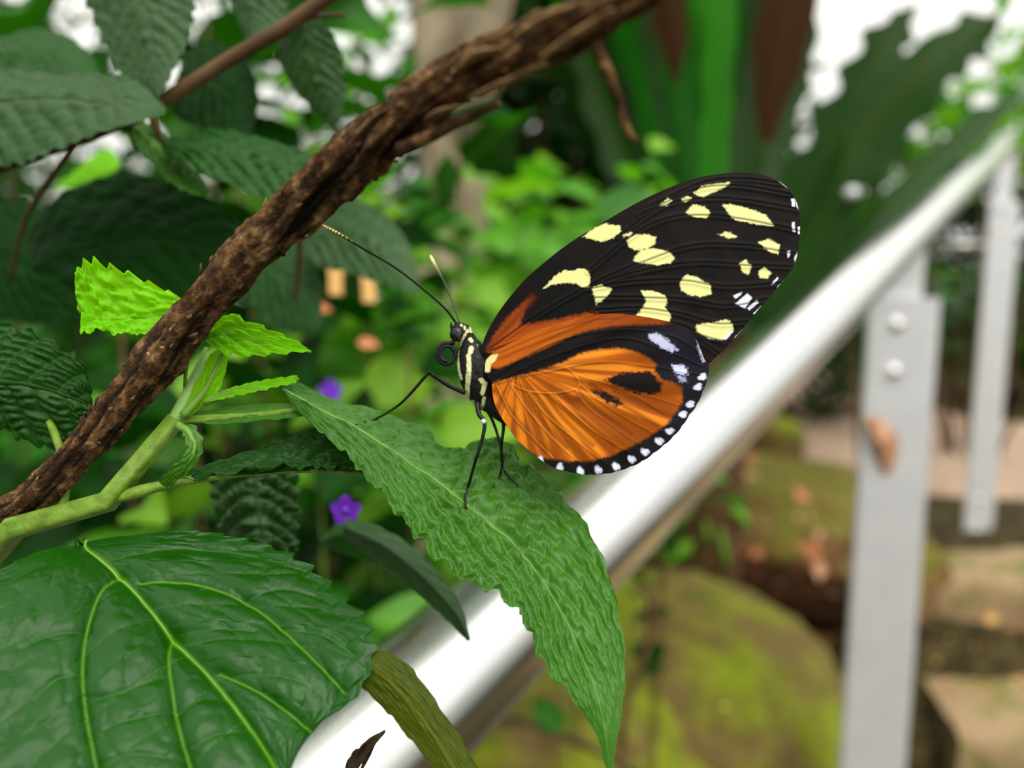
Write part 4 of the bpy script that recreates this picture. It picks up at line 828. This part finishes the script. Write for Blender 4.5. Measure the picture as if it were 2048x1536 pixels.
bush('leafy_bush', 'shaded bush behind the butterfly wing below the rail', 'bush', 1640, 690, 4.0, (.5, .4, .34), 10, 24, .13, ['bushC'], None, thick=.01)
# purple flowers (petals) on the shrubs
def flower(px, py, d, r, label):
    root = thing('purple_flower', label, 'flower', at(px, py, d))
    for k in range(5):
        a = 2 * math.pi * k / 5 + .3; V = []
        me = lowleaf('petal', M['flower'], .42, 'round', .15, .1, 6, 5)
        o = obj('petal', me, root); o.matrix_local = (basis((math.cos(a), -.25, math.sin(a)), (0, -1, 0)) * r).to_4x4()
    v, f = ball(at(px, py, d), r * .25, 8, 10); part('flower_centre', v, f, M['flower'], root)
flower(662, 782, .30, .0046, 'small round purple flower above the standing leaf')
flower(692, 1020, .15, .0031, 'purple flower under the standing leaf')
# tan wooden strips
for k, (x, y0, y1, d, w_) in enumerate([(672, 508, 590, .32, 12), (735, 522, 605, .32, 12)]):
    r = thing('wooden_peg', ['pale tan wooden peg hanging in the bright shrub, the straighter one', 'pale tan wooden peg hanging in the bright shrub, slightly tilted, nearer the antenna'][k], 'peg', at(x, y1, d))
    a, b = at(x - 2, y0, d), at(x + 4 * k, y1, d); Xv = RGT; ax_ = (a - b) / np.linalg.norm(a - b)
    v, f = bbox((a + b) / 2, Xv, -FWD, ax_, w_ / F * d, .0025, np.linalg.norm(a - b) / 2, .0006); part('strip', v, f, M['tan'], r, smooth=False)
    v, f = tube(np.array([a, a + [0, 0, .012]]), .0005, 6); part('wire', v, f, M['twig'], r)
for (x, y, d, lab, mt) in ((640, 612, .32, 'reddish dry leaf lying in the bright shrub', 'rust'), (735, 683, .32, 'small tan dry leaf in the bright shrub', 'rust')):
    o = obj('dry_leaf', lowleaf('dry_leaf', M[mt], .4, 'ovate', .1, .15), None, tuple(at(x - 18, y, d))); o.matrix_world = Matrix.Translation(Vector(at(x - 20, y + 2, d))) @ (basis((1, .1, -.1), (0, -.7, 1)) * .0088).to_4x4()
    setprops(o, lab, 'leaf')

# ------------------------------------------------------------------ tree trunk
tp = np.array([at(860, 640, 1.75) * [1, 1, 0] + [0, 0, .2], at(890, 640, 1.75), at(905, 350, 1.75), at(900, 150, 1.75), at(905, 0, 1.75), at(900, -300, 1.75), at(890, -900, 1.75)])
tpp = crom(tp, 90); rad = np.interp(np.linspace(0, 1, 90), [0, .25, .5, .75, 1], [.11, .07, .082, .10, .10])
aa = np.linspace(0, 2 * math.pi, 48, endpoint=False)
dsp = .16 * fbm(np.cos(aa)[None] * 2, np.sin(aa)[None] * 2, np.linspace(0, 6, 90)[:, None], 5) + .1 * np.cos(aa * 3 + 1)[None]
tr = thing('tree', 'pale brown tree trunk behind the dead branch', 'tree', tpp[0])
v, f = tube(tpp, rad, 48, dsp); part('trunk', v, f, M['trunk'], tr)
for (pts) in ([(930, 300, 1.72), (960, 150, 1.6), (1000, -60, 1.55), (1040, -300, 1.5)],):
    w, _ = pix(pts, 30); v, f = tube(w, np.linspace(.045, .03, 30), 20, .2 * fbm(np.linspace(0, 5, 30)[:, None], np.linspace(0, 4, 20)[None], 3, 3)); part('limb', v, f, M['trunk'], tr)

# ------------------------------------------------------------------ bird's nest fern with strap fronds
fern = thing('strap_fern', 'big fern with long upright strap fronds and drooping dead fronds', 'fern', (at(1420, 640, 1.5) * [1, 1, 0]) + [0, 0, .15])
v, f = tube(np.array([list(fern.location), at(1420, 760, 1.5), at(1420, 660, 1.5), at(1420, 610, 1.5)]), [.06, .07, .08, .03], 16, .2 * fbm(np.arange(4)[:, None] * 1.0, np.linspace(0, 5, 16)[None], 1, 3)); part('crown', v, f, M['twig'], fern)
def frond(Mp, wid, mat, name='frond', n=70, wave=.12, nw=7, tilt=0.0, seed=0, face=None):
    w, _ = pix(Mp, n); t = np.linspace(0, 1, n); T_ = np.gradient(w, axis=0); T_ /= np.linalg.norm(T_, axis=1)[:, None]
    view = (w - CAM); view /= np.linalg.norm(view, axis=1)[:, None]
    side = np.cross(T_, view); side /= np.linalg.norm(side, axis=1)[:, None]; nrm = np.cross(side, T_)
    side = side * math.cos(tilt) + nrm * math.sin(tilt); nrm = np.cross(side, T_)
    prof = np.interp(t, *wid) ; s = np.linspace(-1, 1, 9); V = []; col = []
    for k in range(n):
        for q in s:
            wv = 1 + wave * math.sin(t[k] * nw * 2 * math.pi + q * 1.5 + seed) * abs(q)
            V.append(w[k] + side[k] * q * prof[k] * wv + nrm[k] * (.22 * abs(q) * prof[k] + .25 * wave * prof[k] * math.sin(t[k] * nw * 6.28 + seed + q) * q * q)); col.append([math.exp(-(q / .12) ** 2)] * 3)
    o = part(name, np.array(V), gridfaces(n, 9), M[mat], fern, col=np.array(col))
    v, f = tube(w - nrm * prof[:, None] * .02, np.interp(t, [0, 1], [.004, .001]), 8); part('midrib', v, f, M['frond' if mat != 'frond_dead' else 'frond_dead'], o); return o
WN = ([0, .15, .5, .85, 1], [.012, .03, .045, .035, .003])
WB = ([0, .15, .5, .8, 1], [.012, .05, .075, .06, .004])
WS = ([0, .15, .5, .85, 1], [.010, .022, .030, .024, .003])
FR = [([(1424, 640, 1.5), (1505, 380, 1.6), (1572, 150, 1.62), (1612, -80, 1.6)], ([0, .15, .5, .8, 1], [.012, .04, .05, .045, .02]), 'frond_dark', .10, 0.),
    ([(1430, 640, 1.42), (1540, 500, 1.40), (1650, 360, 1.37), (1740, 250, 1.35), (1830, 150, 1.33), (1880, 60, 1.33)], ([0, .15, .5, .85, 1], [.012, .06, .075, .05, .004]), 'frond_dark', .16, .15),
    ([(1432, 650, 1.55), (1600, 420, 1.6), (1700, 230, 1.62), (1770, 90, 1.62), (1830, 10, 1.62)], ([0, .15, .5, .8, 1], [.01, .05, .062, .045, .006]), 'frond_dark', .25, .1),
    ([(1432, 650, 1.6), (1640, 480, 1.7), (1830, 200, 1.75), (1920, 90, 1.75), (2000, 30, 1.75)], ([0, .15, .55, .85, 1], [.01, .03, .04, .055, .006]), 'frond_dark', .2, .1),
    ([(1436, 660, 1.38), (1600, 590, 1.42), (1760, 430, 1.5), (1900, 295, 1.6), (2060, 165, 1.7)], ([0, .15, .5, .85, 1], [.010, .03, .036, .03, .003]), 'frond_dark', .08, .5),
    ([(1440, 650, 1.4), (1560, 560, 1.36), (1650, 440, 1.33), (1690, 330, 1.32), (1700, 260, 1.34)], WN, 'frond_dark', .1, .4),
    ([(1420, 640, 1.44), (1425, 380, 1.44), (1440, 100, 1.42), (1460, -300, 1.4)], ([0, .15, .5, .85, 1], [.010, .022, .026, .024, .003]), 'frond_bright', .08, .1)]
for k in range(22):
    a = k / 21; x0 = 1040 + 560 * a; d_ = 1.5 + .25 * random.random()
    FR.append(([(1420 + random.uniform(-20, 20), 640, d_), (1420 + (x0 - 1420) * .4, 420 + random.uniform(-30, 30), d_ + .05), (1420 + (x0 - 1420) * .75, 170, d_ + .06), (x0 + random.uniform(-30, 30), -140 + 420 * max(0, .35 - a), d_)], random.choice([WN, WS, WS]), random.choice(['frond', 'frond', 'frond_dark', 'frond_bright'] if 4 < k < 18 else ['frond', 'frond_dark']), .14, random.uniform(-.9, .9)))
for k, (Mp, wd, mt, wv, tl) in enumerate(FR): frond(Mp, wd, mt, 'frond', wave=wv, seed=k * 1.7, tilt=tl)
for Mp, wd in (([(1420, 650, 1.6), (1380, 100, 1.7), (1330, -420, 1.5), (1300, -330, 1.32), (1325, -60, 1.28), (1345, 70, 1.28), (1352, 168, 1.29)], [.01, .02, .03, .035, .032, .026, .004]),
               ([(1425, 650, 1.6), (1520, 100, 1.7), (1580, -420, 1.5), (1600, -330, 1.3), (1580, -40, 1.26), (1555, 120, 1.26), (1532, 282, 1.27)], [.01, .02, .03, .045, .046, .040, .012])):
    frond(Mp, ([k / 6 for k in range(7)], wd), 'frond_dead', 'dead_frond', wave=.06)

# ------------------------------------------------------------------ hedge of distant foliage (nobody could count its leaves)
def mass(name, label, boxes, size, mat, base, kind='stuff'):
    proto = np.array([(0, 0, 0), (-.28, .35, .06), (0, .4, -.02), (.28, .35, .06), (-.22, .7, 0), (0, .75, -.1), (.22, .7, 0), (0, 1.0, -.22)])
    pf = [[0, 2, 1], [0, 3, 2], [1, 2, 5, 4], [2, 3, 6, 5], [4, 5, 7], [5, 6, 7]]
    VV, FF = [], []; n0 = 0
    for (x0, x1, y0, y1, z0, z1, n) in boxes:
        for _ in range(n):
            c = Vector((random.uniform(x0, x1), random.uniform(y0, y1), random.uniform(z0, z1)))
            m = np.array(basis((random.gauss(0, 1), random.gauss(-.3, 1), random.gauss(-.2, .6)), (random.gauss(0, .4), random.gauss(0, .4) - .3, 1))) * size * random.uniform(.6, 1.4)
            VV.append(proto @ m.T + np.array(c)); FF += [[i + n0 for i in q] for q in pf]; n0 += 8
    V = np.vstack(VV) - np.array(base); o = obj(name, mesh(name, V, FF, mat, True, np.zeros((len(V), 3))), None, base)
    setprops(o, label, 'foliage', None, kind); return o
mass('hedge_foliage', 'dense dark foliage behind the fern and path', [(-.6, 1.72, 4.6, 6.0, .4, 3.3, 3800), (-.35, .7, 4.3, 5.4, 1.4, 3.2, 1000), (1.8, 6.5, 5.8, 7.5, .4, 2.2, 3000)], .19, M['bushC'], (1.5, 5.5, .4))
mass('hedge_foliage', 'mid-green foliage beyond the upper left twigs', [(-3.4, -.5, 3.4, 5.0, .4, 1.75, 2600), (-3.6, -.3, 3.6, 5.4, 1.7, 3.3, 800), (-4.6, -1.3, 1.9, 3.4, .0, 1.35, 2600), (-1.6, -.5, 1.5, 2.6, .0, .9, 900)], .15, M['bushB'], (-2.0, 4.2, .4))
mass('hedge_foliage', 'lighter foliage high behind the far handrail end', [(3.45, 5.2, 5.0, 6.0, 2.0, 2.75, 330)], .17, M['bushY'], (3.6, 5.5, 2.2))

mass('tree_canopy', 'leafy tree crown hanging over the shrubs', [(-3.0, 1.2, 1.1, 4.6, 3.3, 4.6, 1150)], .30, M['bushB'], (-.8, 2.4, 3.3))  # out of view, added to dim sky light and leaf sheen below
mass('hedge_foliage', 'tall foliage lining the near side of the walk', [(-4, 4.5, -3.4, -2.2, .1, 2.0, 1700), (-4.4, -3.0, -2.2, 3.2, .1, 4.2, 2400), (4.6, 5.8, -2.2, 2.0, .1, 2.2, 900)], .2, M['bushC'], (0, -2.8, .1))  # out of view, added so that light falls mainly from above
# ------------------------------------------------------------------ fallen leaves, twigs, snail-like dry leaf on the post
def snap(px, py, objs_d):
    return at(px, py, objs_d)
def fallen(px, py, d, size, mat, label, group=None, yaw=0.):
    o = obj('fallen_leaf', lowleaf('fallen_leaf', M[mat], .38, 'ovate', .12, .2))
    o.matrix_world = Matrix.Translation(Vector(at(px, py, d))) @ (basis((math.cos(yaw), math.sin(yaw), -.15), (0, -.6, 1)) * size).to_4x4(); return setprops(o, label, 'leaf', group)
bpy.context.view_layer.update()
deps = bpy.context.evaluated_depsgraph_get()
def cast(px, py):
    o_ = Vector(CAM) ; dr = Vector(at(px, py, 1.0) - CAM).normalized(); start = o_ + dr * .5
    for _ in range(30):
        hit, loc, nor, idx, ob, mtx = S.ray_cast(deps, start, dr)
        if not hit: return None, None
        if ob.name.split('.')[0] in ('mossy_boulder', 'earth_bank', 'stone_step', 'ground', 'path', 'mossy_stump'): return loc, nor
        start = loc + dr * .001
    return None, None
def litter(px, py, size, mat, label, group=None):
    loc, nor = cast(px, py)
    if loc is None: return
    yaw = random.uniform(0, 6.28); o = obj('fallen_leaf', LIT[mat][random.randrange(3)])
    t = Vector((math.cos(yaw), math.sin(yaw), 0)); t = (t - nor * t.dot(nor)).normalized()
    o.matrix_world = Matrix.Translation(loc + nor * size * .08) @ (basis(t, nor) * size).to_4x4(); setprops(o, label, 'leaf', group)
LIT = {k: [lowleaf('fallen_leaf', M[k], w_, 'ovate', dr, .25) for w_, dr in ((.38, .1), (.32, .2), (.45, .05))] for k in ('rust', 'dry', 'yellow', 'tan', 'bark_flake')}
for k in range(70):
    litter(random.uniform(1300, 1690), random.uniform(880, 1170), random.uniform(.025, .06), *random.choice([('rust', 'rust-orange dead leaf fallen on the earth bank'), ('dry', 'pinkish tan dead leaf fallen on the earth bank'), ('bark_flake', 'dull brown dead leaf fallen on the earth bank')]), 'dead leaves on the earth bank')
for k in range(16):
    litter(random.uniform(1850, 2048), random.uniform(1230, 1400), random.uniform(.02, .04), *random.choice([('dry', 'pinkish fallen leaf on the bare tan step'), ('tan', 'pale yellowish fallen leaf on the bare tan step')]), 'fallen leaves on the steps')
litter(1417, 1378, .034, 'yellow', 'yellow fallen leaf on the mossy boulder')
litter(1640, 1050, .03, 'yellow', 'yellow-green fallen leaf on the earth bank')
litter(1372, 1330, .02, 'yellow', 'tiny yellow leaf high on the mossy boulder')
litter(1876, 1338, .028, 'yellow', 'yellow fallen leaf on the step beside the near post')
# dry leaf stuck to the near post
def on_post(px, py, off):
    r = at(px, py, 1.0) - CAM; o0 = c1 + N1 * (.004 + off); return CAM + r * (((o0 - CAM) @ N1) / (r @ N1))
dry = thing('dried_leaf', 'curled tan dried leaf stuck to the flat steel post', 'leaf', on_post(1762, 890, .0))
out = crom(np.array([(1728, 838), (1745, 832), (1765, 842), (1788, 862), (1800, 890), (1792, 920), (1784, 944), (1768, 948), (1756, 930), (1745, 895), (1733, 862), (1728, 838)], float), 60)
cen = np.array([1764, 890.]); V = []; nr = 9
for k in range(nr):
    a = k / (nr - 1)
    for q in out: pxy = cen + (q - cen) * a; V.append(on_post(pxy[0], pxy[1], .0015 + .010 * (1 - a ** 2) + .003 * float(vnoise(pxy[0] * .08, pxy[1] * .08, 2))))
part('blade', np.array(V), gridfaces(nr, 60, False), M['dry'], dry)
v, f = tube(np.array([on_post(1736, 842, .004), on_post(1762, 885, .0125), on_post(1776, 940, .004)]), .0015, 8); part('leaf_vein', v, f, M['rust'], dry)
# thin twigs
tg = thing('fallen_twig', 'thin brown twig lying over the low boulder under the rail', 'twig', at(1100, 1460, .8))
w, _ = pix([(990, 1440, .8), (1050, 1446, .8), (1120, 1470, .8), (1200, 1505, .8), (1290, 1560, .82)], 40); v, f = tube(w, np.linspace(.004, .003, 40), 8, .3 * fbm(np.linspace(0, 12, 40)[:, None], np.linspace(0, 2, 8)[None], 1, 2)); part('twig', v, f, M['dead_black'], tg)
for q in range(9):
    b = w[3 + q * 4]; v, f = tube(np.array([b, b + np.array([.006 * (1 if q % 2 else -1), -.004, .008])]), [.0014, .0004], 5); part('thorn', v, f, M['dead_black'], tg)
st_ = thing('dry_stalk', 'thin dry reddish stalk bent over beside the hanging leaf tip', 'stalk', at(1240, 1420, .62) * [1, 1, 0] + [0, 0, .03])
w, _ = pix([(1262, 1186, .62), (1290, 1180, .62), (1302, 1210, .62), (1296, 1280, .62), (1275, 1350, .62), (1250, 1420, .62), (1238, 1600, .62)], 50); w = np.vstack([w, np.array(st_.location)]); v, f = tube(w, np.linspace(.0032, .003, 51), 8); part('stalk', v, f, M['twig'], st_)
